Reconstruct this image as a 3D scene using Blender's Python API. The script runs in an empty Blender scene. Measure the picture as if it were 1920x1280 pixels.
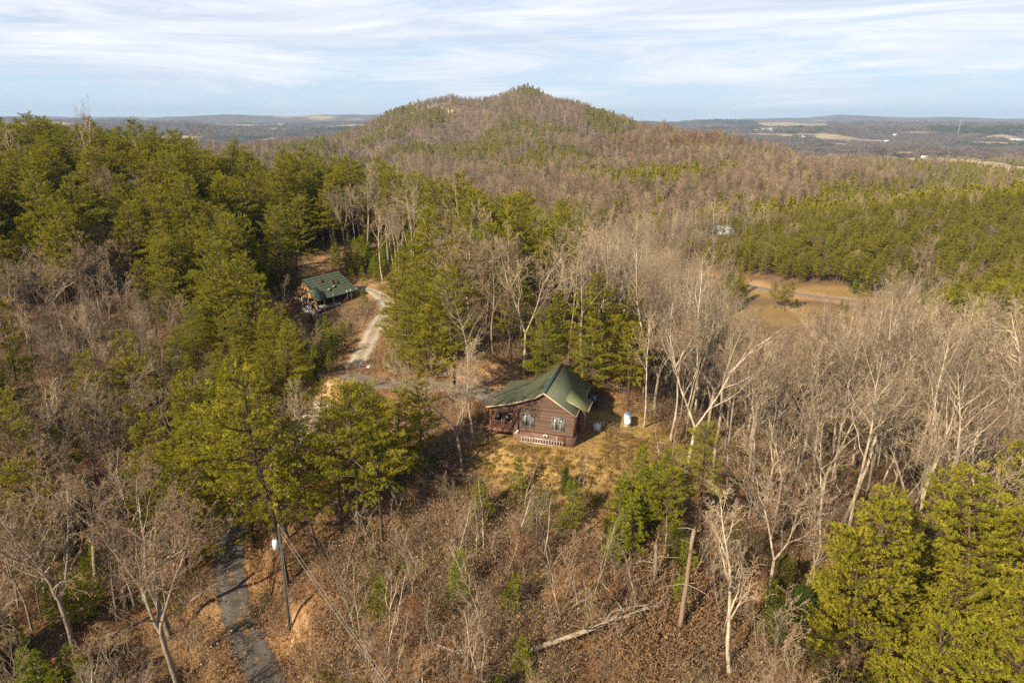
import bpy, math, random
import numpy as np
from mathutils import Vector, Matrix
R = math.radians
scene = bpy.context.scene

# ------------------------------------------------------------------ camera, sky, sun, exposure
CAM_Z = 34.0
PITCH = R(18.1)
F = 1280.0                       # focal length in photo pixels (1920 wide)
cam_d = bpy.data.cameras.new('camera')
cam = bpy.data.objects.new('camera', cam_d)
scene.collection.objects.link(cam)
cam.location = (0, 0, CAM_Z)
cam.matrix_world = Matrix.Translation((0, 0, CAM_Z)) @ Matrix.Rotation(R(90) - PITCH, 4, 'X') @ Matrix.Rotation(R(0.22), 4, 'Z')
cam_d.sensor_width = 36.0
cam_d.lens = 24.0
cam_d.clip_start = 0.5
cam_d.clip_end = 200000.0
scene.camera = cam

SUN_EL = R(33)
SUN_AZ = math.atan2(-1.0, -0.95)      # direction towards the sun in plan (x,y)
sun_dir = Vector((math.cos(SUN_AZ) * math.cos(SUN_EL), math.sin(SUN_AZ) * math.cos(SUN_EL), math.sin(SUN_EL)))
sd = bpy.data.lights.new('sun', 'SUN')
sd.energy = 5.0
sd.angle = R(0.5)
sd.color = (1.0, 0.85, 0.61)
so = bpy.data.objects.new('sun', sd)
scene.collection.objects.link(so)
so.rotation_euler = sun_dir.to_track_quat('Z', 'Y').to_euler()

world = bpy.data.worlds.new('World')
scene.world = world
world.use_nodes = True
wn = world.node_tree
wn.nodes.clear()


class NT:
    """tiny node-tree helper"""
    def __init__(s, tree):
        s.t = tree

    def n(s, kind, **kw):
        nd = s.t.nodes.new(kind)
        for k, v in kw.items():
            if k.startswith('i_'):
                key = k[2:]
                key = int(key) if key.isdigit() else key.replace('_', ' ')
                nd.inputs[key].default_value = v
            else:
                setattr(nd, k, v)
        return nd

    def l(s, a, b):
        s.t.links.new(a, b)

    def math(s, op, a, b=None, clamp=False):
        nd = s.t.nodes.new('ShaderNodeMath')
        nd.operation = op
        nd.use_clamp = clamp
        for i, v in enumerate((a, b)):
            if v is None:
                continue
            if isinstance(v, (int, float)):
                nd.inputs[i].default_value = v
            else:
                s.l(v, nd.inputs[i])
        return nd.outputs[0]

    def mix(s, fac, a, b, blend='MIX'):
        nd = s.t.nodes.new('ShaderNodeMix')
        nd.data_type = 'RGBA'
        nd.blend_type = blend
        for sock, v in ((nd.inputs[0], fac), (nd.inputs[6], a), (nd.inputs[7], b)):
            if isinstance(v, (int, float)):
                sock.default_value = v
            elif isinstance(v, tuple):
                sock.default_value = v if len(v) == 4 else (*v, 1)
            else:
                s.l(v, sock)
        return nd.outputs[2]

    def ramp(s, fac, stops):
        nd = s.t.nodes.new('ShaderNodeValToRGB')
        e = nd.color_ramp.elements
        while len(e) < len(stops):
            e.new(0.5)
        for i, (p, c) in enumerate(stops):
            e[i].position = p
            e[i].color = c if len(c) == 4 else (*c, 1)
        s.l(fac, nd.inputs[0])
        return nd.outputs[0]

    def noise(s, vec, scale, detail=4, rough=0.55, dist=0.0, lac=2.0):
        nd = s.t.nodes.new('ShaderNodeTexNoise')
        nd.inputs['Scale'].default_value = scale
        nd.inputs['Detail'].default_value = detail
        nd.inputs['Roughness'].default_value = rough
        nd.inputs['Distortion'].default_value = dist
        nd.inputs['Lacunarity'].default_value = lac
        if vec is not None:
            s.l(vec, nd.inputs['Vector'])
        return nd.outputs[0]


w = NT(wn)
sky = w.n('ShaderNodeTexSky')
sky.sky_type = 'NISHITA'
sky.sun_disc = False
sky.sun_elevation = SUN_EL
sky.sun_rotation = math.atan2(sun_dir.x, sun_dir.y)
sky.air_density = 1.0
sky.dust_density = 0.6
sky.ozone_density = 1.3
tc = w.n('ShaderNodeTexCoord')
sep = w.n('ShaderNodeSeparateXYZ')
w.l(tc.outputs['Generated'], sep.inputs[0])
def wmap(rot, scl, loc):
    mp = w.n('ShaderNodeMapping')
    mp.inputs['Rotation'].default_value = rot
    mp.inputs['Scale'].default_value = scl
    mp.inputs['Location'].default_value = loc
    mp.vector_type = 'POINT'
    w.l(tc.outputs['Generated'], mp.inputs[0])
    return mp.outputs[0]


# thin high cloud: broad veil, drawn-out fibres, and a finer ripple
n1 = w.noise(wmap((0, R(5), 0), (1.0, 1.0, 5.0), (0.37, 0.2, 0.0)), 2.3, 10, 0.58, 0.9)
n2 = w.noise(wmap((0, R(-9), 0), (0.9, 0.9, 9), (1.7, 0.0, 0.5)), 2.6, 10, 0.66, 1.3)
n3 = w.noise(wmap((0, R(12), 0), (1.4, 1.4, 16), (0.2, 3.0, 0.0)), 4.5, 8, 0.65, 0.8)
cov = w.math('ADD', w.math('MULTIPLY', n1, 1.05), w.math('ADD', w.math('MULTIPLY', n2, 0.75), w.math('MULTIPLY', n3, 0.28)))
cov = w.math('SUBTRACT', cov, 0.475)
# thinner towards the horizon and, unseen from here, clearing overhead
cov = w.math('ADD', cov, w.math('MULTIPLY', w.math('MINIMUM', w.math('SUBTRACT', sep.outputs[2], 0.072), 0.05), 2.4))
cov = w.math('SUBTRACT', cov, w.math('MULTIPLY', w.math('MAXIMUM', w.math('SUBTRACT', sep.outputs[2], 0.22), 0.0), 1.6))
cov = w.math('SUBTRACT', cov, w.math('MULTIPLY', sep.outputs[0], 0.07))
cmask = w.ramp(cov, [(0.36, (0, 0, 0)), (0.47, (0.40, 0.40, 0.40)), (0.58, (0.80, 0.80, 0.80)), (0.74, (1, 1, 1))])
shade = w.ramp(n2, [(0.35, (5.9, 6.35, 7.5)), (0.65, (8.6, 8.8, 9.3))])
cm = w.math('MULTIPLY', cmask, 0.95)
hz = w.ramp(sep.outputs[2], [(0.0, (0.85, 0.85, 0.85)), (0.05, (0.40, 0.40, 0.40)), (0.13, (0.08, 0.08, 0.08)), (0.3, (0, 0, 0))])
skyb = w.mix(w.ramp(sep.outputs[2], [(0.0, (.62, .62, .62)), (0.18, (.62, .62, .62)), (0.42, (0, 0, 0))]), sky.outputs[0], (3.5, 5.9, 9.0))
skyb = w.mix(hz, skyb, (6.2, 7.7, 8.9))
skyc = w.mix(cm, skyb, shade)
bg = w.n('ShaderNodeBackground')
bg.inputs['Strength'].default_value = 0.075
w.l(skyc, bg.inputs[0])
wo = w.n('ShaderNodeOutputWorld')
w.l(bg.outputs[0], wo.inputs[0])

scene.view_settings.view_transform = 'Standard'
scene.view_settings.look = 'None'
scene.view_settings.exposure = 0.70
scene.view_settings.gamma = 1.0
scene.cycles.volume_bounces = 0
scene.cycles.volume_max_steps = 64
scene.cycles.max_bounces = 5
scene.cycles.diffuse_bounces = 2
scene.cycles.transmission_bounces = 3
scene.cycles.transparent_max_bounces = 4
scene.cycles.use_adaptive_sampling = True
scene.cycles.use_denoising = False

# ------------------------------------------------------------------ projection between photo pixels and world
SP, CP = math.sin(PITCH), math.cos(PITCH)


def proj(x, y, z):
    """world -> photo pixel (roll ignored)"""
    d = y * CP + (CAM_Z - z) * SP
    v = y * SP - (CAM_Z - z) * CP
    return 960 + F * x / d, 640 - F * v / d, d


def px_x(px, Y, z):
    return (px - 960) / F * (Y * CP + (CAM_Z - z) * SP)


def tandep(py):
    return math.tan(math.atan((py - 640) / F) + PITCH)


# ------------------------------------------------------------------ terrain height
CTRL = []


def cx(px, Y, z):
    CTRL.append((px_x(px, Y, z), Y, z))


for p in [(0, -60, -16), (-60, -40, -19), (60, -40, -20), (0, 0, -15), (-40, 12, -17), (45, 12, -18), (0, 26, -13),
          (-150, -60, -22), (150, -60, -28), (0, -220, -28), (-400, -300, -40), (400, -300, -40), (-300, 0, -10),
          (300, 0, -35), (0, -900, -60), (-1200, -300, -60), (1200, -300, -60), (-900, 300, -35), (-140, 60, -12), (-160, 110, 2),
          (-200, 160, 12), (-260, 250, 12), (120, 60, -22), (170, 120, -26), (220, 200, -27), (330, 300, -18), (450, 450, -14),
          (700, 600, -40), (900, 300, -50), (-1500, 1200, -75), (1800, 1200, -78), (-600, 600, -45)]:
    CTRL.append(p)
for p in [
    (960, 43, -10), (1300, 44, -11.3), (1700, 46, -14), (150, 50, -13.5), (450, 47, -13.4), (545, 49, -10.2), (700, 50, -8.8),
    (1010, 55, -5.2), (870, 61, -3.2), (1240, 60, -4.2), (1585, 61, -8.5), (1850, 65, -12), (700, 65, -4.5), (1150, 50, -8.5),
    (420, 61, -11), (480, 71, -7), (560, 80, -3.6), (300, 66, -12.5),
    (1018, 67, 0), (950, 71, 0.2), (1085, 72, 0), (1050, 80, 0.4), (870, 80, 0.8), (1180, 73, -.1), (1260, 76, -1.6), (900, 66, -1.2),
    (1010, 62.5, -1.6), (1150, 65, -1.3),
    (980, 92, 2.5), (1150, 92, 1), (900, 95, 3), (650, 88, -.6), (760, 96, 1), (720, 112, 1), (850, 120, 2), (1000, 120, .5), (1150, 120, -4),
    (730, 126, .6), (690, 140, .6), (605, 131, 0), (600, 162, 3), (750, 170, 4), (850, 170, 0), (950, 170, -5),
    (600, 112, -2.5), (600, 100, -3.5),
    (130, 82, -11), (250, 85, -11.5), (350, 80, -10.5), (30, 70, -13), (400, 100, -7.5), (300, 110, -6), (450, 122, -3), (100, 115, -3),
    (80, 140, 5), (250, 140, 2.5), (400, 150, 3), (100, 180, 13), (250, 190, 14), (400, 200, 8), (0, 200, 15),
    (500, 200, 5), (600, 200, 4), (700, 200, 2), (800, 200, -3), (880, 190, -6),
    (100, 300, -5), (300, 300, -18), (500, 300, -26), (700, 300, -29), (900, 300, -33), (960, 245, -22),
    (1200, 100, -5.5), (1350, 100, -12), (1500, 100, -14), (1750, 82, -13), (1850, 100, -17), (1100, 160, -10), (1250, 160, -20),
    (1450, 170, -26), (1650, 150, -21), (1850, 155, -21), (1900, 190, -23),
    (1300, 232, -32), (1500, 248, -31.5), (1600, 250, -31), (1750, 235, -29), (1200, 280, -37), (1355, 420, -35), (1280, 350, -37),
    (1250, 500, -41), (1450, 290, -28.5), (1600, 300, -27), (1450, 380, -29.5), (1600, 400, -23), (1750, 420, -18), (1900, 430, -13),
    (1650, 300, -28), (1750, 320, -25), (1850, 300, -22), (1900, 350, -16), (1600, 520, -40), (1750, 550, -40), (1900, 580, -42),
    (1400, 800, -15), (1500, 800, -20), (1600, 760, -32), (1700, 800, -52), (1900, 800, -55), (1300, 800, -15),
    (1100, 450, -38), (1000, 450, -39), (900, 450, -39), (1200, 550, -38), (1100, 650, -29), (950, 650, -35), (1100, 850, -21),
    (950, 850, -27), (800, 800, -42), (700, 800, -56), (1250, 1100, -13), (1100, 1100, -19), (950, 1100, -22),
    (500, 600, -46), (300, 600, -42), (700, 1000, -66), (500, 1000, -66), (600, 1200, -62), (800, 1100, -48),
    (985, 1900, 91), (930, 1850, 66), (860, 1800, 59), (800, 1750, 51), (740, 1700, 35), (680, 1650, 6), (600, 1550, -16),
    (520, 1400, -35), (1040, 1850, 70), (1100, 1800, 60), (1160, 1700, 43), (1210, 1600, 17), (1260, 1500, 0), (1330, 1400, -12),
    (1420, 1250, -24), (985, 1600, 42), (985, 1400, 12), (985, 1250, -8), (800, 1500, 2), (800, 1300, -38), (700, 1400, -28),
    (650, 1250, -52), (1150, 1450, 10), (870, 1400, -34), (985, 2400, 10), (700, 2300, -45), (1200, 2200, -45), (985, 3200, -75),
    (600, 2000, -62), (1350, 1900, -62), (1500, 1500, -66), (1700, 1400, -72), (1900, 1400, -72), (1600, 1100, -58), (1800, 1000, -62),
    (300, 1200, -62), (100, 1000, -55), (300, 2000, -78), (-100, 1500, -74), (2200, 1500, -74), (100, 600, -38), (-100, 500, -25),
    (1600, 2500, -80), (1900, 2600, -82), (300, 3000, -82), (700, 3500, -84), (1200, 3500, -84),
]:
    cx(*p)
CTRL = np.array(CTRL, float)


def warp(x, y):
    r = np.hypot(x, y) + 1e-9
    k = np.log1p(r / 45.0) / r
    return x * k, y * k


def _tps(a):
    return np.where(a > 1e-12, 0.5 * a * np.log(np.maximum(a, 1e-12)), 0.0)


_wx, _wy = warp(CTRL[:, 0], CTRL[:, 1])
_n = len(CTRL)
_K = _tps((_wx[:, None] - _wx[None]) ** 2 + (_wy[:, None] - _wy[None]) ** 2) + np.eye(_n) * 2e-4
_P = np.stack([np.ones(_n), _wx, _wy], 1)
_A = np.block([[_K, _P], [_P.T, np.zeros((3, 3))]])
_sol = np.linalg.solve(_A, np.concatenate([CTRL[:, 2], np.zeros(3)]))

# value-noise (numpy) for terrain relief and forest patchiness
_g = np.random.default_rng(7).random((256, 256))


def vnoise(x, y):
    xi, yi = np.floor(x).astype(int), np.floor(y).astype(int)
    fx, fy = x - xi, y - yi
    fx = fx * fx * (3 - 2 * fx); fy = fy * fy * (3 - 2 * fy)
    a = _g[xi & 255, yi & 255]; b = _g[(xi + 1) & 255, yi & 255]
    c = _g[xi & 255, (yi + 1) & 255]; d = _g[(xi + 1) & 255, (yi + 1) & 255]
    return (a * (1 - fx) + b * fx) * (1 - fy) + (c * (1 - fx) + d * fx) * fy


def fbm(x, y, o=4):
    s = 0; amp = 0.5
    for i in range(o):
        s = s + amp * (vnoise(x + 13.7 * i, y + 7.3 * i) - 0.5)
        x = x * 2.03; y = y * 2.03; amp *= 0.5
    return s * 2


def smooth(a, b, t):
    t = np.clip((t - a) / (b - a), 0, 1)
    return t * t * (3 - 2 * t)


def base_h(x, y):
    x = np.asarray(x, float); y = np.asarray(y, float)
    shp = x.shape
    x = x.ravel(); y = y.ravel()
    out = np.empty(len(x))
    for i in range(0, len(x), 40000):
        wx, wy = warp(x[i:i + 40000], y[i:i + 40000])
        k = _tps((wx[:, None] - _wx[None]) ** 2 + (wy[:, None] - _wy[None]) ** 2)
        out[i:i + 40000] = k @ _sol[:_n] + _sol[_n] + _sol[_n + 1] * wx + _sol[_n + 2] * wy
    r = np.hypot(x, y)
    far = smooth(2300, 3800, r)
    plain = -84 + 22 * fbm(x / 900, y / 900, 4) + 10 * fbm(x / 300 + 9, y / 300, 2)
    # long blue ridges standing on the horizon
    for (r0, wd, hh, sc, off) in ((5600, 500, 60, 2000, 3.1), (7900, 700, 108, 2300, 8.7), (10300, 700, 158, 3000, 5.1), (13000, 900, 262, 4200, 1.9)):
        amp = np.clip(0.62 + 1.0 * fbm(x / sc + off, y / (sc * 1.6) + off, 4), 0.05, 1.0)
        plain = plain + hh * amp * np.exp(-((r - r0 - 900 * fbm(x / 5000 + off, y / 5000, 2)) / wd) ** 2)
    out = out * (1 - far) + plain * far
    nz = 0.5 * fbm(x / 9, y / 9, 3) * smooth(20, 60, r) + 2.2 * fbm(x / 45, y / 45, 3) * smooth(110, 300, r) + 27 * (fbm(x / 230, y / 230, 4) + 0.08 - 1.1 * np.abs(fbm(x / 260 + 4, y / 330 + 7, 3))) * smooth(450, 1100, r) * (1 - smooth(2500, 3500, r))
    fold = 0.20 - np.abs(fbm(x / 300 + 2.7, y / 360 + 5.1, 3))
    nz = nz + (9 - 125 * np.maximum(fold, 0)) * smooth(950, 1350, r) * (1 - smooth(1430, 1700, y.reshape(r.shape)))
    return (out + nz).reshape(shp)


def ray_ground(px, py, hfun):
    """first point where the ray through a photo pixel meets the ground"""
    t = np.exp(np.linspace(math.log(20), math.log(30000), 3000))
    a = (px - 960) / F; b = (640 - py) / F
    dx, dy, dz = a, CP + b * SP, -SP + b * CP
    X, Yy, Z = dx * t, dy * t, CAM_Z + dz * t
    h = hfun(X, Yy)
    i = np.argmax(Z < h)
    if i == 0:
        i = len(t) - 1
    f = (Z[i - 1] - h[i - 1]) / max(1e-6, (Z[i - 1] - h[i - 1]) - (Z[i] - h[i]))
    tt = t[i - 1] + (t[i] - t[i - 1]) * f
    return dx * tt, dy * tt


def resample(pts, step):
    pts = np.array(pts, float)
    # Catmull-Rom through the points, then even spacing
    P = np.vstack([2 * pts[0] - pts[1], pts, 2 * pts[-1] - pts[-2]])
    out = []
    for i in range(1, len(P) - 2):
        for u in np.linspace(0, 1, 12, endpoint=False):
            out.append(0.5 * ((2 * P[i]) + (-P[i - 1] + P[i + 1]) * u + (2 * P[i - 1] - 5 * P[i] + 4 * P[i + 1] - P[i + 2]) * u * u + (-P[i - 1] + 3 * P[i] - 3 * P[i + 1] + P[i + 2]) * u ** 3))
    out.append(pts[-1])
    out = np.array(out)
    d = np.r_[0, np.cumsum(np.hypot(*np.diff(out, axis=0).T))]
    s = np.arange(0, d[-1], step)
    return np.stack([np.interp(s, d, out[:, 0]), np.interp(s, d, out[:, 1])], 1)


ROADS = []


def add_road(pix, width, step=1.0):
    pts = [ray_ground(a, b, base_h) for a, b in pix]
    c = resample(pts, step)
    h = base_h(c[:, 0], c[:, 1])
    k = np.ones(9) / 9
    h = np.convolve(np.r_[[h[0]] * 4, h, [h[-1]] * 4], k, 'valid')
    ROADS.append((c, h, width))


add_road([(545, 1350), (505, 1280), (462, 1190), (440, 1120), (432, 1050), (448, 975), (480, 905), (535, 835), (590, 775), (645, 712), (684, 655), (706, 610), (727, 575), (705, 551), (672, 541), (640, 538)], 3.4)
add_road([(655, 705), (720, 722), (800, 722), (870, 730), (925, 745), (950, 752)], 4.2)
add_road([(1262, 505), (1330, 518), (1400, 532), (1470, 545), (1540, 556), (1620, 566), (1700, 572)], 4.5, 4.0)

CAB = (px_x(963, 68.9, 0), 68.9)         # front left corner of the cabin wall
CAB_ROT = R(-16.0)
H2_P = ray_ground(606, 562, base_h)


def height(x, y):
    x = np.asarray(x, float); y = np.asarray(y, float)
    h = base_h(x, y)
    for c, rh, wd in ROADS:
        m = (x > c[:, 0].min() - 12) & (x < c[:, 0].max() + 12) & (y > c[:, 1].min() - 12) & (y < c[:, 1].max() + 12)
        if not m.any():
            continue
        xs, ys = x[m], y[m]
        d2 = (xs[:, None] - c[None, :, 0]) ** 2 + (ys[:, None] - c[None, :, 1]) ** 2
        i = d2.argmin(1)
        d = np.sqrt(d2[np.arange(len(i)), i])
        k = 1 - smooth(wd * 0.5 + 0.5, wd * 0.5 + 3.2, d)
        h[m] = h[m] * (1 - k) + (rh[i] - 0.07) * k
    # flat building pads
    for (cx_, cy_, rad, z) in ((CAB[0] + 4.4, CAB[1] + 2.5, 7.5, 0.0),):
        d = np.hypot(x - cx_, y - cy_)
        k = 1 - smooth(rad - 2, rad + 3, d)
        h = h * (1 - k) + z * k
    return h


def at(px, py):
    x, y = ray_ground(px, py, lambda a, b: height(a, b))
    return x, y, float(height(np.array([x]), np.array([y]))[0])


def road_dist(x, y, which=None):
    d = np.full(np.shape(x), 1e9)
    for k, (c, rh, wd) in enumerate(ROADS):
        if which is not None and k not in which:
            continue
        for j in range(0, len(c), 1):
            d = np.minimum(d, np.hypot(x - c[j, 0], y - c[j, 1]) - wd / 2)
    return d

# ------------------------------------------------------------------ materials
def mat(name):
    m = bpy.data.materials.new(name)
    m.use_nodes = True
    t = NT(m.node_tree)
    t.p = m.node_tree.nodes['Principled BSDF']
    t.p.inputs['Specular IOR Level'].default_value = 0.25
    t.p.inputs['Roughness'].default_value = 0.8
    return m, t


def bump(t, h, strength=0.5, dist=0.05):
    b = t.n('ShaderNodeBump')
    b.inputs['Strength'].default_value = strength
    b.inputs['Distance'].default_value = dist
    t.l(h, b.inputs['Height'])
    t.l(b.outputs[0], t.p.inputs['Normal'])


def simple(name, col, rough=0.7, spec=0.3, var=0.25, scale=3.0, metal=0.0, bmp=0.0):
    m, t = mat(name)
    g = t.n('ShaderNodeTexCoord')
    nz = t.noise(g.outputs['Object'], scale, 5, 0.6)
    c = t.ramp(nz, [(0.3, tuple(v * (1 - var) for v in col)), (0.7, tuple(min(1, v * (1 + var)) for v in col))])
    t.l(c, t.p.inputs['Base Color'])
    t.p.inputs['Roughness'].default_value = rough
    t.p.inputs['Specular IOR Level'].default_value = spec
    t.p.inputs['Metallic'].default_value = metal
    if bmp:
        bump(t, nz, bmp, 0.03)
    return m


def foliage(name, c1, c2, c3, trans=0.3, patch=0.0):
    """needle / leaf blades: colour differs from blade to blade clump and from tree to tree"""
    m = bpy.data.materials.new(name)
    m.use_nodes = True
    t = NT(m.node_tree)
    m.node_tree.nodes.clear()
    g = t.n('ShaderNodeTexCoord')
    oi = t.n('ShaderNodeObjectInfo')
    nz = t.noise(g.outputs['Object'], 0.9, 3, 0.6)
    a = t.mix(t.ramp(nz, [(0.36, (0, 0, 0)), (0.62, (1, 1, 1))]), c1, c2)
    rr = t.math('POWER', oi.outputs['Random'], 1.4)
    a = t.mix(t.math('MULTIPLY', rr, 0.85), a, c3)
    nz2 = t.noise(g.outputs['Object'], 7.0, 2, 0.5)
    a = t.mix(1.0, a, t.ramp(nz2, [(0.3, (0.62, 0.62, 0.62)), (0.7, (1.3, 1.3, 1.3))]), 'MULTIPLY')
    d = t.n('ShaderNodeBsdfDiffuse')
    t.l(a, d.inputs[0])
    tr = t.n('ShaderNodeBsdfTranslucent')
    t.l(a, tr.inputs[0])
    mx = t.n('ShaderNodeMixShader')
    mx.inputs[0].default_value = trans
    t.l(d.outputs[0], mx.inputs[1]); t.l(tr.outputs[0], mx.inputs[2])
    o = t.n('ShaderNodeOutputMaterial')
    t.l(mx.outputs[0], o.inputs[0])
    return m


def bark(name, lo, hi, scale=2.2, darkbase=None):
    m, t = mat(name)
    g = t.n('ShaderNodeTexCoord')
    mpn = t.n('ShaderNodeMapping')
    mpn.inputs['Scale'].default_value = (1, 1, 0.35)
    t.l(g.outputs['Object'], mpn.inputs[0])
    nz = t.noise(mpn.outputs[0], scale, 5, 0.65)
    oi = t.n('ShaderNodeObjectInfo')
    c = t.mix(t.ramp(nz, [(0.35, (0, 0, 0)), (0.65, (1, 1, 1))]), lo, hi)
    k = t.math('ADD', t.math('MULTIPLY', oi.outputs['Random'], 0.85), 0.5)
    kk = t.n('ShaderNodeCombineXYZ')
    for i in range(3):
        t.l(k, kk.inputs[i])
    c = t.mix(1.0, c, kk.outputs[0], 'MULTIPLY')
    t.l(c, t.p.inputs['Base Color'])
    t.p.inputs['Roughness'].default_value = 0.9
    bump(t, nz, 0.6, 0.04)
    return m


M = {}
M['needle'] = foliage('pine_needles', (0.200, 0.198, 0.020), (0.530, 0.455, 0.048), (0.330, 0.330, 0.032), 0.42)
M['needle_far'] = foliage('far_pine_needles', (0.215, 0.205, 0.022), (0.520, 0.430, 0.046), (0.310, 0.295, 0.030), 0.36)
M['young'] = foliage('young_pine_needles', (0.160, 0.190, 0.016), (0.440, 0.420, 0.035), (0.280, 0.340, 0.022), 0.4)
M['cedar'] = foliage('cedar_scales', (0.055, 0.085, 0.014), (0.170, 0.135, 0.025), (0.050, 0.100, 0.016), 0.2)
M['deadleaf'] = foliage('dead_leaves', (0.22, 0.125, 0.065), (0.40, 0.25, 0.13), (0.27, 0.14, 0.07), 0.25)
M['rust'] = foliage('rust_leaves', (0.25, 0.12, 0.055), (0.38, 0.20, 0.09), (0.26, 0.11, 0.05), 0.25)
M['drybrush'] = foliage('dry_brush', (0.25, 0.165, 0.10), (0.46, 0.34, 0.20), (0.32, 0.20, 0.11), 0.25)
M['drygrass'] = foliage('dry_grass', (0.30, 0.19, 0.055), (0.46, 0.33, 0.11), (0.30, 0.24, 0.06), 0.3)
M['vine'] = foliage('green_brush', (0.11, 0.13, 0.02), (0.28, 0.25, 0.05), (0.13, 0.17, 0.025), 0.3)
M['pinebark'] = bark('pine_bark', (0.055, 0.038, 0.028), (0.17, 0.115, 0.08))
M['palebark'] = bark('pale_bark', (0.17, 0.132, 0.095), (0.55, 0.455, 0.335), 2.4)
M['greybark'] = bark('grey_bark', (0.13, 0.105, 0.08), (0.33, 0.27, 0.21))
M['twig'] = bark('twigs', (0.25, 0.175, 0.115), (0.44, 0.33, 0.22), 1.0)
M['paletwig'] = bark('pale_twigs', (0.27, 0.20, 0.13), (0.50, 0.39, 0.26), 1.0)
M['fartwig'] = bark('far_twigs', (0.20, 0.135, 0.082), (0.38, 0.27, 0.17), 0.3)
M['deadwood'] = bark('bleached_wood', (0.38, 0.29, 0.20), (0.66, 0.55, 0.41), 1.5)
M['redwood'] = bark('barkless_wood', (0.18, 0.12, 0.085), (0.32, 0.22, 0.155), 3.0)


# ------------------------------------------------------------------ mesh helpers
coll = scene.collection


class MB:
    """collects faces as numpy blocks and links them as one mesh object"""
    def __init__(s):
        s.v = []; s.f = []; s.n = 0

    def add(s, verts, faces, m=0):
        verts = np.asarray(verts, np.float32).reshape(-1, 3)
        faces = np.asarray(faces, np.int32)
        s.v.append(verts)
        s.f.append((faces + s.n, m))
        s.n += len(verts)

    def tube(s, pts, rad, sides=4, m=0, cap=False):
        pts = np.asarray(pts, float); rad = np.asarray(rad, float)
        k = len(pts)
        d = np.gradient(pts, axis=0) if k > 2 else np.repeat((pts[1] - pts[0])[None], k, 0)
        d /= np.linalg.norm(d, axis=1, keepdims=True) + 1e-9
        ref = np.array([1.0, 0, 0]) if abs(d[0][2]) > 0.8 else np.array([0, 0, 1.0])
        u = np.cross(d, ref); u /= np.linalg.norm(u, axis=1, keepdims=True) + 1e-9
        w_ = np.cross(d, u)
        a = np.arange(sides) * 2 * math.pi / sides
        ring = pts[:, None] + rad[:, None, None] * (np.cos(a)[None, :, None] * u[:, None] + np.sin(a)[None, :, None] * w_[:, None])
        i = np.arange(k - 1)[:, None] * sides
        j = np.arange(sides)[None]
        j2 = (j + 1) % sides
        q = np.stack([i + j, i + j2, i + sides + j2, i + sides + j], -1).reshape(-1, 4)
        s.add(ring.reshape(-1, 3), q, m)
        if cap:
            base = s.n - k * sides
            for off in (0, (k - 1) * sides):
                c = s.n
                s.v.append(pts[[0 if off == 0 else -1]].astype(np.float32)); s.n += 1
                tri = np.array([[base + off + x, base + off + (x + 1) % sides, c] for x in range(sides)], np.int32)
                if off == 0:
                    tri = tri[:, ::-1]
                s.f.append((tri, m))

    def box(s, x0, x1, y0, y1, z0, z1, m=0, T=None):
        v = np.array([[x, y, z] for z in (z0, z1) for y in (y0, y1) for x in (x0, x1)], float)
        if T is not None:
            v = v @ np.array(T.to_3x3()).T + np.array(T.translation)
        s.add(v, [[0, 2, 3, 1], [4, 5, 7, 6], [0, 1, 5, 4], [2, 6, 7, 3], [0, 4, 6, 2], [1, 3, 7, 5]], m)

    def slab(s, quad, thick, m=0):
        """plate from four corner points, thickened downwards along its normal"""
        q = np.array(quad, float)
        n = np.cross(q[1] - q[0], q[3] - q[0]); n /= np.linalg.norm(n)
        if n[2] < 0:
            q = q[::-1]; n = -n
        v = np.vstack([q, q - n * thick])
        s.add(v, [[0, 1, 2, 3], [7, 6, 5, 4], [0, 4, 5, 1], [1, 5, 6, 2], [2, 6, 7, 3], [3, 7, 4, 0]], m)

    def mesh(s, name, mats, smooth_=False):
        V = np.concatenate(s.v) if s.v else np.zeros((0, 3), np.float32)
        me = bpy.data.meshes.new(name)
        me.vertices.add(len(V))
        me.vertices.foreach_set('co', V.ravel())
        loops = np.concatenate([f.ravel() for f, _ in s.f]).astype(np.int32)
        tot = np.concatenate([np.full(len(f), f.shape[1]) for f, _ in s.f]).astype(np.int32)
        mi = np.concatenate([np.full(len(f), m) for f, m in s.f]).astype(np.int32)
        st = np.r_[0, np.cumsum(tot)[:-1]].astype(np.int32)
        me.loops.add(len(loops)); me.loops.foreach_set('vertex_index', loops)
        me.polygons.add(len(tot)); me.polygons.foreach_set('loop_start', st); me.polygons.foreach_set('loop_total', tot)
        me.polygons.foreach_set('material_index', mi)
        if smooth_:
            me.polygons.foreach_set('use_smooth', np.ones(len(tot), bool))
        for m in (mats if isinstance(mats, (list, tuple)) else [mats]):
            me.materials.append(m)
        me.update(calc_edges=True)
        return me

    def build(s, name, mats, parent=None, smooth_=False):
        return link(name, s.mesh(name, mats, smooth_), parent)


def link(name, me, parent=None):
    o = bpy.data.objects.new(name, me)
    coll.objects.link(o)
    if parent is not None:
        o.parent = parent
    return o


def tag(o, label=None, cat=None, group=None, kind=None):
    if label: o['label'] = label
    if cat: o['category'] = cat
    if group: o['group'] = group
    if kind: o['kind'] = kind
    return o


def thing(name, label, cat, loc=(0, 0, 0), rz=0.0, group=None, tilt=(0, 0)):
    o = bpy.data.objects.new(name, None)
    o.empty_display_size = 0.2
    coll.objects.link(o)
    o.location = loc
    o.rotation_euler = (tilt[0], tilt[1], rz)
    return tag(o, label, cat, group)


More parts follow.
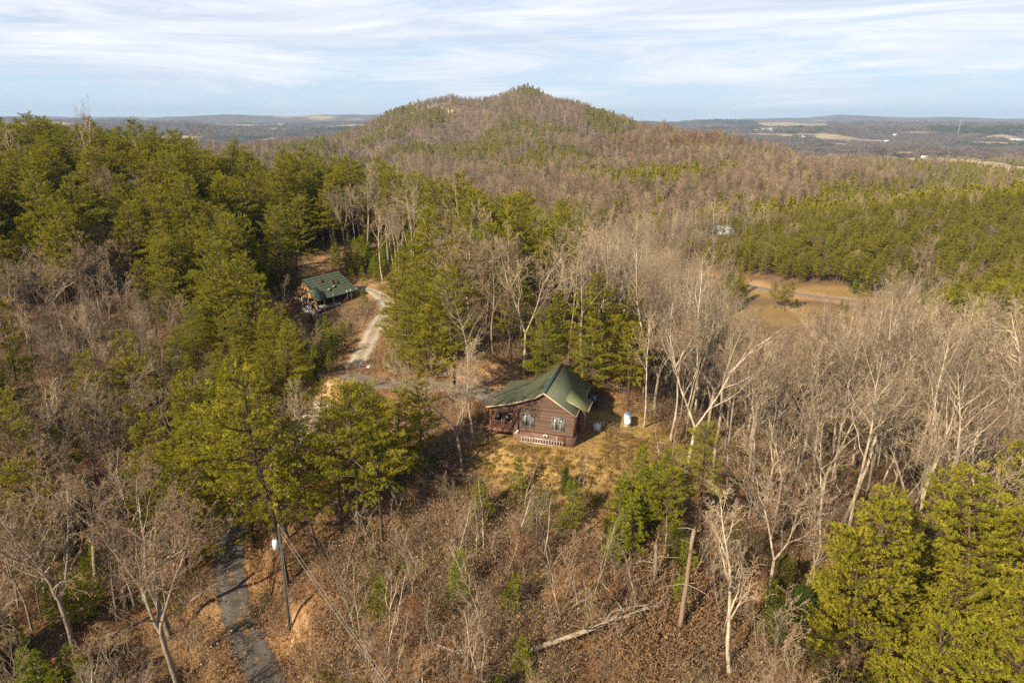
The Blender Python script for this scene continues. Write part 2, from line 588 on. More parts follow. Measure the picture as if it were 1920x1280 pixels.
# ------------------------------------------------------------------ the ground: one sheet to the horizon
def ground():
    a = np.r_[np.arange(-180, -52, 4.0), np.arange(-52, 52.01, 0.25), np.arange(56, 180, 4.0)]
    a = np.radians(a)
    r = np.r_[np.linspace(4, 26, 8)[:-1], np.exp(np.linspace(math.log(26), math.log(320), 230))[:-1],
              np.exp(np.linspace(math.log(320), math.log(15500), 420))]
    A, Rr = np.meshgrid(a, r)
    X, Y = Rr * np.sin(A), Rr * np.cos(A)
    Z = height(X, Y)
    nr, na = X.shape
    V = np.stack([X, Y, Z], -1).reshape(-1, 3)
    i = np.arange(nr - 1)[:, None] * na; j = np.arange(na)[None]; j2 = (j + 1) % na
    q = np.stack([i + j, i + na + j, i + na + j2, i + j2], -1).reshape(-1, 4)[:, ::-1]
    b = MB(); b.add(V, q)
    z0 = float(height(np.array([0.]), np.array([0.]))[0])
    b.v.append(np.array([[0, 0, z0]], np.float32))
    c = len(V)
    b.f.append((np.array([[c, (k + 1) % na, k] for k in range(na)], np.int32)[:, ::-1], 0)); b.n += 1
    me = b.mesh('ground', [M['ground']], True)
    x, y = np.r_[X.ravel(), 0], np.r_[Y.ravel(), 0]
    u, v, d = proj(x, y, np.r_[Z.ravel(), z0])
    grass, soil, field = cover(x, y, u, v)
    col = np.stack([grass, soil, field, np.ones_like(grass)], 1).astype(np.float32)
    at_ = me.color_attributes.new('cover', 'FLOAT_COLOR', 'POINT')
    at_.data.foreach_set('color', col.ravel())
    o = link('ground', me)
    tag(o, 'leaf-strewn hills and far plain', None, None, 'structure')
    return o


def blob(u, v, cx_, cy_, rx, ry):
    return np.clip(1.4 - ((u - cx_) / rx) ** 2 - ((v - cy_) / ry) ** 2, 0, 1)


def gpos(px, py):
    return at(px, py)[:2]


def wblob(x, y, c, rx, ry=None, rot=0.0):
    ry = ry or rx
    dx, dy = x - c[0], y - c[1]
    ca, sa = math.cos(rot), math.sin(rot)
    return np.clip(1.5 - ((dx * ca + dy * sa) / rx) ** 2 - ((-dx * sa + dy * ca) / ry) ** 2, 0, 1)


def is_field(x, y):
    r = np.hypot(x, y)
    f = smooth(0.595, 0.63, vnoise(x / 300 + 3.3, y / 420 + 1.1) * 0.7 + 0.3 * vnoise(x / 120, y / 150))
    f2 = smooth(0.59, 0.63, vnoise(x / 700 + 5, y / 900 + 2) * 0.7 + 0.3 * vnoise(x / 260, y / 320))
    f = np.where(r > 5200, f2, f)
    return f * smooth(1500, 2100, r) * (1 - 0.75 * smooth(9000, 13000, r))


def cover(x, y, u=None, v=None):
    nz = 0.5 * fbm(x / 3.0, y / 3.0, 3)
    yard = np.maximum.reduce([wblob(x, y, (11, 71.5), 8.5, 6), wblob(x, y, (4, 64.5), 7.5, 3.6), wblob(x, y, (-2, 67), 4.0, 3.5), wblob(x, y, (13, 66.5), 6.5, 4.5),
                              0.45 * wblob(x, y, (8, 60), 8, 4)])
    grass = np.clip(yard + nz * 1.2, 0, 1) * (yard > 0)
    vf = wblob(x, y, gpos(1470, 590), 26, 16)
    vf2 = wblob(x, y, gpos(1540, 545), 45, 7, 0.1)
    grass = np.maximum(grass, .7 * np.clip(np.maximum(vf, vf2) + nz, 0, 1) * (np.maximum(vf, vf2) > 0))
    rd = road_dist(x, y, (0, 1))
    soil = np.clip(1.1 - rd / 1.0 + nz * 1.5, 0, 1) * 0.9
    rd2 = road_dist(x, y, (2,))
    soil = np.maximum(soil, np.clip(1.2 - rd2 / 5 + nz, 0, 1))
    for c, rr in ((gpos(600, 492), 4), (gpos(547, 1195), 1.7), (gpos(1250, 458), 14), (gpos(700, 530), 3), (gpos(905, 700), 5), (gpos(1560, 470), 9),
                  (gpos(755, 500), 4), (gpos(1180, 748), 3)):
        soil = np.maximum(soil, np.clip(wblob(x, y, c, rr) + nz * 1.4, 0, 1) * (wblob(x, y, c, rr) > 0) * .9)
    return grass, soil, is_field(x, y)


def ground_material():
    m, t = mat('forest_floor')
    g = t.n('ShaderNodeTexCoord')
    P = g.outputs['Object']
    geo = t.n('ShaderNodeNewGeometry')
    ln = t.n('ShaderNodeVectorMath'); ln.operation = 'LENGTH'
    t.l(geo.outputs['Position'], ln.inputs[0])
    dist = ln.outputs['Value']
    fine = t.noise(P, 2.6, 8, 0.72)
    mid = t.noise(P, 0.28, 5, 0.6)
    spk = t.n('ShaderNodeTexVoronoi'); spk.inputs['Scale'].default_value = 5.5
    t.l(P, spk.inputs['Vector'])
    litter = t.ramp(fine, [(0.32, (0.060, 0.036, 0.020)), (0.45, (0.17, 0.095, 0.048)), (0.56, (0.30, 0.175, 0.090)), (0.72, (0.50, 0.35, 0.20))])
    litter = t.mix(t.math('MULTIPLY', t.ramp(mid, [(0.35, (0, 0, 0)), (0.65, (1, 1, 1))]), 0.45), litter, (0.36, 0.20, 0.095), 'MIX')
    litter = t.mix(0.5, litter, t.ramp(spk.outputs['Distance'], [(0.1, (0.75, 0.75, 0.75)), (0.6, (0.35, 0.35, 0.35))]), 'OVERLAY')
    patchy = t.noise(P, 0.11, 6, 0.65)
    litter = t.mix(t.ramp(patchy, [(0.44, (0, 0, 0)), (0.60, (0.65, 0.65, 0.65))]), litter, t.ramp(fine, [(0.3, (0.07, 0.05, 0.03)), (0.7, (0.30, 0.22, 0.14))]))
    hs = t.n('ShaderNodeHueSaturation'); hs.inputs['Saturation'].default_value = 0.9
    t.l(litter, hs.inputs['Color'])
    litter = t.mix(0.35, hs.outputs[0], litter)
    litter = t.mix(1.0, litter, (0.96, 0.90, 0.78), 'MULTIPLY')
    # woodland floor further out is duller
    wood = t.ramp(t.noise(P, 0.05, 6, 0.65), [(0.35, (0.105, 0.070, 0.048)), (0.5, (0.17, 0.115, 0.078)), (0.66, (0.22, 0.165, 0.11))])
    fk = t.math('MULTIPLY', t.math('SUBTRACT', dist, 150.0), 1 / 450.0, True)
    c = t.mix(fk, litter, wood)
    canopy = t.ramp(t.noise(P, 0.010, 7, 0.75), [(0.36, (0.045, 0.052, 0.030)), (0.46, (0.10, 0.078, 0.062)), (0.56, (0.135, 0.105, 0.085)), (0.66, (0.16, 0.13, 0.10))])
    fk2 = t.math('MULTIPLY', t.math('SUBTRACT', dist, 1700.0), 1 / 900.0, True)
    c = t.mix(fk2, c, canopy)
    at_ = t.n('ShaderNodeAttribute'); at_.attribute_name = 'cover'
    sp = t.n('ShaderNodeSeparateColor')
    t.l(at_.outputs['Color'], sp.inputs[0])
    gr = t.ramp(t.noise(P, 1.7, 7, 0.7), [(0.30, (0.15, 0.11, 0.035)), (0.44, (0.31, 0.20, 0.07)), (0.58, (0.47, 0.31, 0.115)), (0.72, (0.60, 0.45, 0.22))])
    so_ = t.ramp(t.noise(P, 1.1, 7, 0.68), [(0.32, (0.24, 0.125, 0.052)), (0.5, (0.44, 0.26, 0.125)), (0.68, (0.60, 0.43, 0.26))])
    fl = t.ramp(t.noise(P, 0.006, 5, 0.6), [(0.35, (0.27, 0.21, 0.10)), (0.5, (0.42, 0.32, 0.17)), (0.65, (0.50, 0.37, 0.22))])
    thr = lambda s: t.math('ADD', s, 0.0)
    c = t.mix(sp.outputs[0], c, gr)
    c = t.mix(sp.outputs[1], c, so_)
    c = t.mix(sp.outputs[2], c, fl)
    t.l(c, t.p.inputs['Base Color'])
    t.p.inputs['Roughness'].default_value = 0.95
    t.p.inputs['Specular IOR Level'].default_value = 0.05
    bump(t, fine, 0.9, 0.22)
    return m


M['ground'] = ground_material()


def road_material(name, dark, lite, litter_amt, near=None):
    m, t = mat(name)
    g = t.n('ShaderNodeTexCoord'); P = g.outputs['Object']
    uv = t.n('ShaderNodeAttribute'); uv.attribute_name = 'across'
    base = t.ramp(t.noise(P, 0.7, 8, 0.7), [(0.3, dark), (0.7, lite)])
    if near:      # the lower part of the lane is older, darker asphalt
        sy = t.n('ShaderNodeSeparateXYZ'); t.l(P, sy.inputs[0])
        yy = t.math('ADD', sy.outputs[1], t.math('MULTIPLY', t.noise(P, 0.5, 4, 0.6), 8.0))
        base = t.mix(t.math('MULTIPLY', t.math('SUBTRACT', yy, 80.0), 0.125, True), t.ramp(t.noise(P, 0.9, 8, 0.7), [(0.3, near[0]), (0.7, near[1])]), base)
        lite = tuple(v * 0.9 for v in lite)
    grit = t.noise(P, 14, 3, 0.6)
    base = t.mix(0.7, base, t.ramp(grit, [(0.3, (0.55, 0.55, 0.55)), (0.7, (1.25, 1.25, 1.25))]), 'MULTIPLY')
    e = t.math('ABSOLUTE', uv.outputs['Fac'])
    ruts = t.ramp(t.math('ABSOLUTE', t.math('SUBTRACT', e, 0.5)), [(0.0, (1.12, 1.12, 1.12)), (0.16, (1.0, 1.0, 1.0)), (0.34, (0.80, 0.77, 0.72))])
    base = t.mix(1.0, base, ruts, 'MULTIPLY')
    edge = t.math('ADD', e, t.math('MULTIPLY', t.math('SUBTRACT', t.noise(P, 0.8, 6, 0.7), 0.5), 1.6))
    lit = t.ramp(t.noise(P, 3, 6, 0.7), [(0.35, (0.20, 0.10, 0.045)), (0.65, (0.46, 0.28, 0.14))])
    k = t.ramp(edge, [(0.78, (0, 0, 0)), (1.02, (1, 1, 1))])
    crown = t.ramp(t.math('SUBTRACT', t.noise(P, 0.45, 7, 0.75), t.math('MULTIPLY', e, 0.25)), [(0.50, (0, 0, 0)), (0.58, (litter_amt,) * 3)])
    c = t.mix(k, base, lit)
    c = t.mix(crown, c, lit)
    t.l(c, t.p.inputs['Base Color'])
    t.p.inputs['Roughness'].default_value = 0.9
    bump(t, grit, 0.3, 0.03)
    return m


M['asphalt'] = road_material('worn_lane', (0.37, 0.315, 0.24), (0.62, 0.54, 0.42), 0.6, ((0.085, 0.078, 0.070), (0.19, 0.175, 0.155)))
M['gravel'] = road_material('gravel_drive', (0.15, 0.125, 0.10), (0.29, 0.245, 0.195), 0.7)
M['valley'] = road_material('valley_road_gravel', (0.20, 0.18, 0.155), (0.33, 0.30, 0.25), 0.3)


def build_roads():
    for k, (nm, m, lab) in enumerate((('road', M['asphalt'], 'narrow grey lane'), ('driveway', M['gravel'], 'gravel drive'), ('road', M['valley'], 'valley road'))):
        c, h, wd = ROADS[k]
        d = np.gradient(c, axis=0); d /= np.linalg.norm(d, axis=1, keepdims=True)
        nrm = np.stack([-d[:, 1], d[:, 0]], 1)
        cols = np.array([-1, -.6, -.2, .2, .6, 1])
        jit = 0.22 * fbm(c[:, 0] / 2, c[:, 1] / 2, 2)
        V = []
        for j, s_ in enumerate(cols):
            wj = wd / 2 * s_ + (jit * wd / 3 if abs(s_) == 1 else 0)
            p = c + nrm * np.reshape(wj, (-1, 1))
            V.append(np.c_[p, h + 0.03 - 0.10 * (abs(s_) == 1) + 0.004 * k])
        V = np.stack(V, 1)
        n, mcol = V.shape[:2]
        i = np.arange(n - 1)[:, None] * mcol; j = np.arange(mcol - 1)[None]
        q = np.stack([i + j, i + mcol + j, i + mcol + j + 1, i + j + 1], -1).reshape(-1, 4)
        b = MB(); b.add(V.reshape(-1, 3), q)
        me = b.mesh(nm, [m], True)
        a = me.attributes.new('across', 'FLOAT', 'POINT')
        a.data.foreach_set('value', np.tile(cols, n).astype(np.float32))
        o = link(nm, me)
        tag(o, lab, None, None, 'structure')


ground()
build_roads()

# ------------------------------------------------------------------ trees
def unit(v):
    return v / (np.linalg.norm(v) + 1e-9)


def perp(d, rng):
    a = rng.normal(size=3)
    a -= d * a.dot(d)
    return unit(a)


def limb(rng, start, d, length, r0, r1, n, wander, up):
    pts = [np.array(start, float)]
    d = unit(np.array(d, float))
    for i in range(n):
        d = unit(d + rng.normal(size=3) * wander + np.array([0, 0, up]))
        pts.append(pts[-1] + d * length / n)
    return np.array(pts), np.linspace(r0, r1, n + 1)


def bare_tree(seed, H=20, r=0.19, first=0.45, spread=0.55, kids=(15, 6, 5, 3), fork=0, lean=0.05, twig_r=0.014, low=1.0, wig=0.10, leaves=0):
    """tapered trunk with limbs, branches and twigs; returns (trunk MB, crown MB)"""
    rng = np.random.default_rng(seed)
    T, C = MB(), MB()
    a0 = rng.uniform(0, 6.28)
    stems = []
    d0 = unit(np.array([math.cos(a0) * lean, math.sin(a0) * lean, 1.0]))
    if fork:
        fh = H * rng.uniform(0.22, 0.4) * low
        p, q = limb(rng, (0, 0, -0.6), d0, fh + 0.6, r * 1.25, r * 0.95, 4, wig * 0.3, 0.02)
        T.tube(p, q, 8)
        for k in range(fork):
            an = a0 + k * 6.28 / fork + rng.uniform(-.4, .4)
            dd = unit(np.array([math.cos(an) * .42, math.sin(an) * .42, 1.0]))
            stems.append(limb(rng, p[-1], dd, (H - fh) * rng.uniform(.82, 1.0), r * 0.75, 0.025, 9, wig, 0.03) + (0.12,))
    else:
        p, q = limb(rng, (0, 0, -0.6), d0, H + 0.6, r * 1.2, 0.022, 12, wig * 0.55, 0.03)
        q = r * 1.2 * (1 - np.linspace(0, 1, 13)) ** 0.8 + 0.02
        stems.append((p, q, first))
    for p, q, f in stems:
        T.tube(p, q, 7)

    tips = []

    def kidsof(p, q, lvl, f0, length):
        nk = kids[lvl]
        nk = max(2, int(nk * rng.uniform(.75, 1.25)))
        n = len(p) - 1
        for k in range(nk):
            t = f0 + (1 - f0) * ((k + rng.uniform(0, 1)) / nk) ** 0.9
            t = min(t, 0.985)
            i = min(int(t * n), n - 1); fr = t * n - i
            s = p[i] * (1 - fr) + p[i + 1] * fr
            rr = q[i] * (1 - fr) + q[i + 1] * fr
            d = unit(p[i + 1] - p[i])
            side = perp(d, rng)
            if lvl == 0:
                side[2] *= 0.3; side = unit(side)
            ang = spread * rng.uniform(0.75, 1.35)
            nd = unit(d * math.cos(ang) + side * math.sin(ang) + np.array([0, 0, 0.12]))
            if lvl == 0:
                L = length * rng.uniform(0.20, 0.36) * (1.25 - 0.85 * (t - f0) / (1 - f0 + 1e-6))
            else:
                L = length * rng.uniform(0.30, 0.62) * (1.15 - 0.6 * t)
            cr = min(rr * 0.62, rr * 0.9) if lvl == 0 else rr * 0.6
            cr = max(cr, twig_r * (1.3 if lvl < len(kids) - 1 else 1.0))
            last = lvl == len(kids) - 1
            seg = (6, 4, 3, 2, 1)[lvl] if not last else 2
            pp, qq = limb(rng, s, nd, L, cr, twig_r * 0.7, seg, wig * (1.5 + lvl * 0.5), 0.05 if lvl < 2 else 0.03)
            (T if (lvl == 0 and cr > 0.03) else C).tube(pp, qq, 5 if lvl == 0 else 3)
            if last:
                tips.append(pp[-1])
            else:
                kidsof(pp, qq, lvl + 1, 0.2, L)

    for p, q, f in stems:
        kidsof(p, q, 0, f, H)
    if leaves:
        tp = np.array(tips)
        idx = rng.choice(len(tp), int(leaves), replace=True)
        blades(C, rng, tp[idx] + rng.normal(size=(len(idx), 3)) * .12, None, .16, .12, 1)
    return T, C


def blades(mb, rng, pos, dirs, length, width, m=0, jitter=0.9):
    """many small leaf faces: one kite-shaped quad each"""
    n = len(pos)
    if dirs is None:
        d = rng.normal(size=(n, 3))
    else:
        d = dirs + rng.normal(size=(n, 3)) * jitter
    d /= np.linalg.norm(d, axis=1, keepdims=True)
    s = np.cross(d, rng.normal(size=(n, 3))); s /= np.linalg.norm(s, axis=1, keepdims=True)
    L = length * rng.uniform(.6, 1.3, (n, 1)); W = width * rng.uniform(.7, 1.3, (n, 1))
    v = np.stack([pos, pos + d * L * .5 + s * W * .5, pos + d * L, pos + d * L * .5 - s * W * .5], 1)
    mb.add(v.reshape(-1, 3), np.arange(n * 4).reshape(-1, 4), m)


def pine_tree(seed, H=18, r=0.17, base=0.42, rad=2.9, n=44, tuft=0.30, tw=0.085, per=9, sub=8, lean=0.05, conic=0.0, dens=1.0, deadlow=8, rough=0.0):
    """trunk plus horizontal branches that carry flat sprays of needle tufts"""
    rng = np.random.default_rng(seed)
    T, C = MB(), MB()
    a0 = rng.uniform(0, 6.28)
    p, _ = limb(rng, (0, 0, -0.6), (math.cos(a0) * lean, math.sin(a0) * lean, 1), H + 0.6, r, 0.02, 12, 0.035, 0.03)
    q = r * 1.15 * (1 - np.linspace(0, 1, 13)) ** 0.75 + 0.015
    T.tube(p, q, 7)
    nn = len(p) - 1
    P, D = [], []
    lop = rng.uniform(0, 6.28)
    for k in range(n + deadlow):
        dead = k >= n
        t = base * rng.uniform(0.35, 1.0) if dead else base + (1 - base) * ((k + rng.uniform(0, 1)) / n) ** 0.92
        t = min(t, .99)
        i = min(int(t * nn), nn - 1); fr = t * nn - i
        s = p[i] * (1 - fr) + p[i + 1] * fr
        u = max(0.0, (t - base) / (1 - base))
        an = k * 2.399 + rng.uniform(-.5, .5)
        prof = (1 - u) ** (0.45 + conic * 0.6) * (0.62 + 0.38 * min(1, u * 4)) * (1 - conic * .0)
        L = rad * prof * rng.uniform(0.55 - .3 * rough, 1.15 + .3 * rough) * (1 + 0.25 * math.cos(an - lop)) + 0.35
        if dead:
            L = rad * rng.uniform(.15, .5)
        el = -0.08 + 0.75 * u ** 1.6 + rng.uniform(-.14, .18)
        d = np.array([math.cos(an) * math.cos(el), math.sin(an) * math.cos(el), math.sin(el)])
        bp, bq = limb(rng, s, d, L, 0.035 + 0.012 * L, 0.010, 5, 0.10, 0.04)
        C.tube(bp, bq, 3, 1)
        if dead:
            continue
        ns = max(3, int(sub * L / rad * 1.3 * dens) + 2)
        for j in range(ns):
            tt = 0.28 + 0.72 * (j + rng.uniform(0, 1)) / ns
            ii = min(int(tt * 5), 4); f2 = tt * 5 - ii
            sp = bp[ii] * (1 - f2) + bp[ii + 1] * f2
            bd = unit(bp[ii + 1] - bp[ii])
            sd_ = unit(np.cross(bd, [0, 0, 1])) * (1 if j % 2 else -1)
            dd = unit(bd * rng.uniform(.5, 1.1) + sd_ * rng.uniform(.3, 1.0) + np.array([0, 0, rng.uniform(-.05, .35)]))
            LL = L * rng.uniform(.16, .36) * (1.2 - tt * .6) + 0.18
            e = sp + dd * LL
            C.tube(np.array([sp, e]), np.array([0.012, 0.006]), 3, 1)
            nt = max(2, int(LL / 0.24))
            for x in range(nt):
                P.append(sp + (e - sp) * (0.35 + 0.65 * (x + 1) / nt) + rng.normal(size=3) * .05)
                D.append(dd)
    P = np.array(P); D = np.array(D)
    P = np.repeat(P, per, 0); D = np.repeat(D, per, 0)
    blades(C, rng, P, D + np.array([0, 0, .35]), tuft, tw, 0, 0.62)
    return T, C


def cedar_tree(seed, H=6, rad=1.6, n=2600, leaf=.26, w_=.10, r=.07):
    """conical young evergreen clothed to the ground"""
    rng = np.random.default_rng(seed)
    T, C = MB(), MB()
    p, _ = limb(rng, (0, 0, -.4), (rng.normal() * .05, rng.normal() * .05, 1), H + .4, r, .01, 8, .03, .03)
    T.tube(p, r * (1 - np.linspace(0, 1, 9)) + .01, 5)
    nb = int(n / 45)
    P, D = [], []
    for k in range(nb):
        u = (k + rng.uniform()) / nb
        t = .06 + .92 * u
        s = p[0] + (p[-1] - p[0]) * t
        L = rad * (1 - u) ** .55 * rng.uniform(.35, 1.3) + .12
        an = k * 2.4 + rng.uniform(-.4, .4); el = .15 + .7 * u + rng.uniform(-.1, .25)
        d = np.array([math.cos(an) * math.cos(el), math.sin(an) * math.cos(el), math.sin(el)])
        C.tube(np.array([s, s + d * L]), np.array([.018, .006]), 3, 1)
        tt = rng.uniform(.25, 1.02, 45)[:, None]
        P.append(s + d * L * tt + rng.normal(size=(45, 3)) * (0.11 * L + .05))
        D.append(np.repeat(d[None], 45, 0))
    blades(C, rng, np.concatenate(P), np.concatenate(D) + [0, 0, .3], leaf, w_, 0, .7)
    return T, C


def joined(T, C, mats, tm, cm, name):
    """trunk and crown in one mesh: the source of a far copy inside a wood"""
    b = MB()
    b.v = T.v + C.v
    b.n = T.n + C.n
    b.f = [(f, tm) for f, _ in T.f] + [(f + T.n, cm[m]) for f, m in C.f]
    return b.mesh(name, mats)


def rot_to(d):
    return Vector(d).to_track_quat('Z', 'Y').to_matrix()


# kinds: each entry = (trunk mesh, crown mesh, height, crown radius)
KIND = {}


def reg(kind, T, C, tmat, cmats, H, rad):
    t = T.mesh(kind + '_trunk', [tmat], True) if not isinstance(T, bpy.types.Mesh) else T
    c = C.mesh(kind + '_crown', cmats)
    full = joined(T, C, [tmat] + list(cmats), 0, [1 + i for i in range(len(cmats))], kind + '_whole')
    KIND.setdefault(kind, []).append((t, c, H, rad, full))


for s in range(8):
    H = (16, 18, 17, 15, 19, 16, 14, 18)[s]
    T, C = pine_tree(100 + s, H=H, base=(.34, .42, .28, .38, .46, .22, .30, .40)[s], rad=(3.9, 3.6, 4.2, 3.4, 4.0, 4.4, 3.7, 4.1)[s], n=62, sub=14, per=13, tuft=.24, tw=.050, lean=.04 + .02 * (s % 3))
    reg('pine', T, C, M['pinebark'], [M['needle'], M['pinebark']], H, 2.9)
for s in range(3):
    T, C = pine_tree(150 + s, H=19, r=.24, base=(.30, .38, .45)[s], rad=(3.9, 3.7, 3.4)[s], n=58, per=13, sub=15, rough=.8, tuft=.20, tw=.034, dens=1.7, deadlow=12)
    reg('bigpine', T, C, M['pinebark'], [M['needle'], M['greybark']], 19, 4.2)
for s in range(4):
    H = (8, 7, 9, 6.5)[s]
    T, C = pine_tree(170 + s, H=H, r=.09, base=.1, rad=1.7, n=52, tuft=.24, tw=.06, conic=.6, per=10, sub=9, deadlow=0)
    reg('youngpine', T, C, M['pinebark'], [M['young'], M['greybark']], H, 1.7)
for s in range(3):
    H = (6.5, 5, 7)[s]
    T, C = cedar_tree(190 + s, H=H, rad=(2.2, 2.0, 2.4)[s], n=5200, leaf=.22, w_=.075)
    reg('cedar', T, C, M['pinebark'], [M['cedar'], M['greybark']], H, 1.7)
for s in range(8):
    H = (19, 21, 18, 20, 17, 22, 19, 18)[s]
    T, C = bare_tree(200 + s, H=H, r=.12 + .012 * (s % 4), first=(.42, .5, .35, .55, .4, .48, .3, .45)[s], kids=(12, 6, 4, 3), fork=(0, 0, 2, 0, 3, 0, 2, 0)[s], spread=.58, twig_r=.012)
    reg('bare', T, C, M['palebark'], [M['paletwig']], H, 3.6)
for s in range(6):
    H = (15, 16, 13, 17, 14, 12)[s]
    T, C = bare_tree(230 + s, H=H, r=.11, first=.38, kids=(13, 6, 5, 3), fork=(0, 2, 0, 0, 3, 0)[s], spread=.6, twig_r=.012)
    reg('grey', T, C, M['greybark'], [M['twig']], H, 3.2)
for s in range(5):      # large spreading crowns for single trees that stand out
    H = (20, 21, 19, 17, 18)[s]
    T, C = bare_tree(260 + s, H=H, r=.18, first=.3, kids=(12, 7, 6, 4), fork=(2, 3, 2, 3, 0)[s], spread=.66, low=(.7, .8, 1.0, .6, 1)[s], wig=.15, twig_r=.014)
    reg('spreading', T, C, M['palebark'], [M['paletwig']], H, 5.5)
for s in range(2):
    T, C = bare_tree(280 + s, H=16, r=.2, first=.3, kids=(13, 7, 5, 3), fork=3 - s, spread=.7, wig=.14, leaves=900)
    reg('oak', T, C, M['greybark'], [M['twig'], M['deadleaf']], 16, 5)
for s in range(3):
    T, C = bare_tree(290 + s, H=11, r=.1, first=.2, kids=(14, 6, 4, 3), spread=.6, leaves=2600)
    reg('rustoak', T, C, M['greybark'], [M['twig'], M['rust']], 11, 3)
for s in range(5):
    H = (6, 7.5, 5, 8, 6.5)[s]
    T, C = bare_tree(300 + s, H=H, r=.036, first=.25, kids=(9, 5, 3), fork=(0, 0, 3, 0, 2)[s], spread=.5, twig_r=.009, lean=.12)
    reg('sapling', T, C, M['palebark'], [M['twig']], H, 1.2)


def brush(seed, mat_leaf, n=60, h=1.6, rad=1.1, nl=300, stick=M['twig'], leaf=.13):
    rng = np.random.default_rng(seed)
    b = MB()
    P = []
    for i in range(n):
        a = rng.uniform(0, 6.28); q = rad * math.sqrt(rng.uniform(0, 1)) * .6
        s = np.array([q * math.cos(a), q * math.sin(a), -.1])
        d = np.array([math.cos(a) * .5, math.sin(a) * .5, 1.0]) + rng.normal(size=3) * .35
        pp, qq = limb(rng, s, d, h * rng.uniform(.4, 1.1), .011, .006, 3, .28, -.04)
        b.tube(pp, qq, 3, 0)
        P += [pp[1], pp[2], pp[3], (pp[2] + pp[3]) / 2]
    P = np.array(P)
    if nl:
        blades(b, rng, P[rng.integers(0, len(P), nl)] + rng.normal(size=(nl, 3)) * .13, None, leaf, leaf * .7, 1)
    return b, [stick, mat_leaf]


def grass_tuft(seed, m, n=90, h=.45, rad=.5):
    rng = np.random.default_rng(seed)
    b = MB()
    p = np.c_[rng.normal(size=(n, 2)) * rad * .5, np.zeros(n) - .03]
    blades(b, rng, p, np.repeat([[0, 0, 1.0]], n, 0), h, .045, 0, .35)
    return b, [m]


def far_pine(seed, H=14, m='needle_far', rad=3.0, n=260, base=.25):
    rng = np.random.default_rng(seed)
    b = MB()
    b.tube(np.array([[0, 0, -1], [rng.normal() * .3, rng.normal() * .3, H * .95]]), np.array([.22, .05]), 3, 0)
    u = rng.uniform(0, 1, n) ** .85
    an = rng.uniform(0, 6.28, n)
    rr = rad * (1 - u) ** .6 * (.6 + .4 * np.minimum(1, u * 4)) * np.sqrt(rng.uniform(.25, 1, n)) * (1 + .3 * np.cos(an * 2 + seed))
    p = np.c_[rr * np.cos(an), rr * np.sin(an), H * (base + (1 - base) * u)]
    blades(b, rng, p, np.c_[np.cos(an), np.sin(an), np.full(n, .25)], 1.15, .55, 1, .5)
    return b, [M['pinebark'], M[m]]


def far_bare(seed, H=16, bark_='palebark', tw='fartwig', leaf=0, n=34, wd=.15):
    rng = np.random.default_rng(seed)
    b = MB()
    top = np.array([rng.normal() * .8, rng.normal() * .8, H])
    p = np.array([[0, 0, -1], top * .5 + rng.normal(size=3) * .2, top])
    b.tube(p, np.array([.16, .10, .03]), 3, 0)
    P = []
    for k in range(n):
        t = .38 + .6 * k / n
        s = top * t
        an = k * 2.4 + rng.uniform(-.5, .5)
        d = unit(np.array([math.cos(an), math.sin(an), rng.uniform(.7, 1.6)]))
        L = H * rng.uniform(.14, .30) * (1.25 - t * .8)
        e = s + d * L
        b.tube(np.array([s, e]), np.array([.055, .03]), 3, 0)
        for j in range(8):
            f = rng.uniform(.3, 1.1)
            P.append((s + (e - s) * f, d))
    pos = np.array([q[0] for q in P]); dr = np.array([q[1] for q in P])
    blades(b, rng, pos, dr + [0, 0, .5], H * .10, wd, 1, .55)
    if leaf:
        blades(b, rng, pos[rng.integers(0, len(pos), leaf)] + rng.normal(size=(leaf, 3)) * .7, None, .9, .7, 2)
    return b, [M[bark_], M[tw], M['rust']]


def clump(seed, m, n=150, rad=22, h=11, flat=False):
    """a piece of far woodland canopy: a few dozen crowns as loose leaf faces"""
    rng = np.random.default_rng(seed)
    b = MB()
    k = 16
    cxy = rng.uniform(-rad, rad, (k, 2)); hh = h * rng.uniform(.7, 1.2, k)
    i = rng.integers(0, k, n)
    d = rng.normal(size=(n, 3)); d[:, 2] = abs(d[:, 2]); d /= np.linalg.norm(d, axis=1, keepdims=True)
    rr = rng.uniform(3.5, 6.5, k)[i][:, None]
    p = np.c_[cxy[i], hh[i] - 4.5] + d * rr * np.array([1, 1, .9])
    blades(b, rng, p, d, 4.2, 3.2, 0, .9)
    return b, [m]


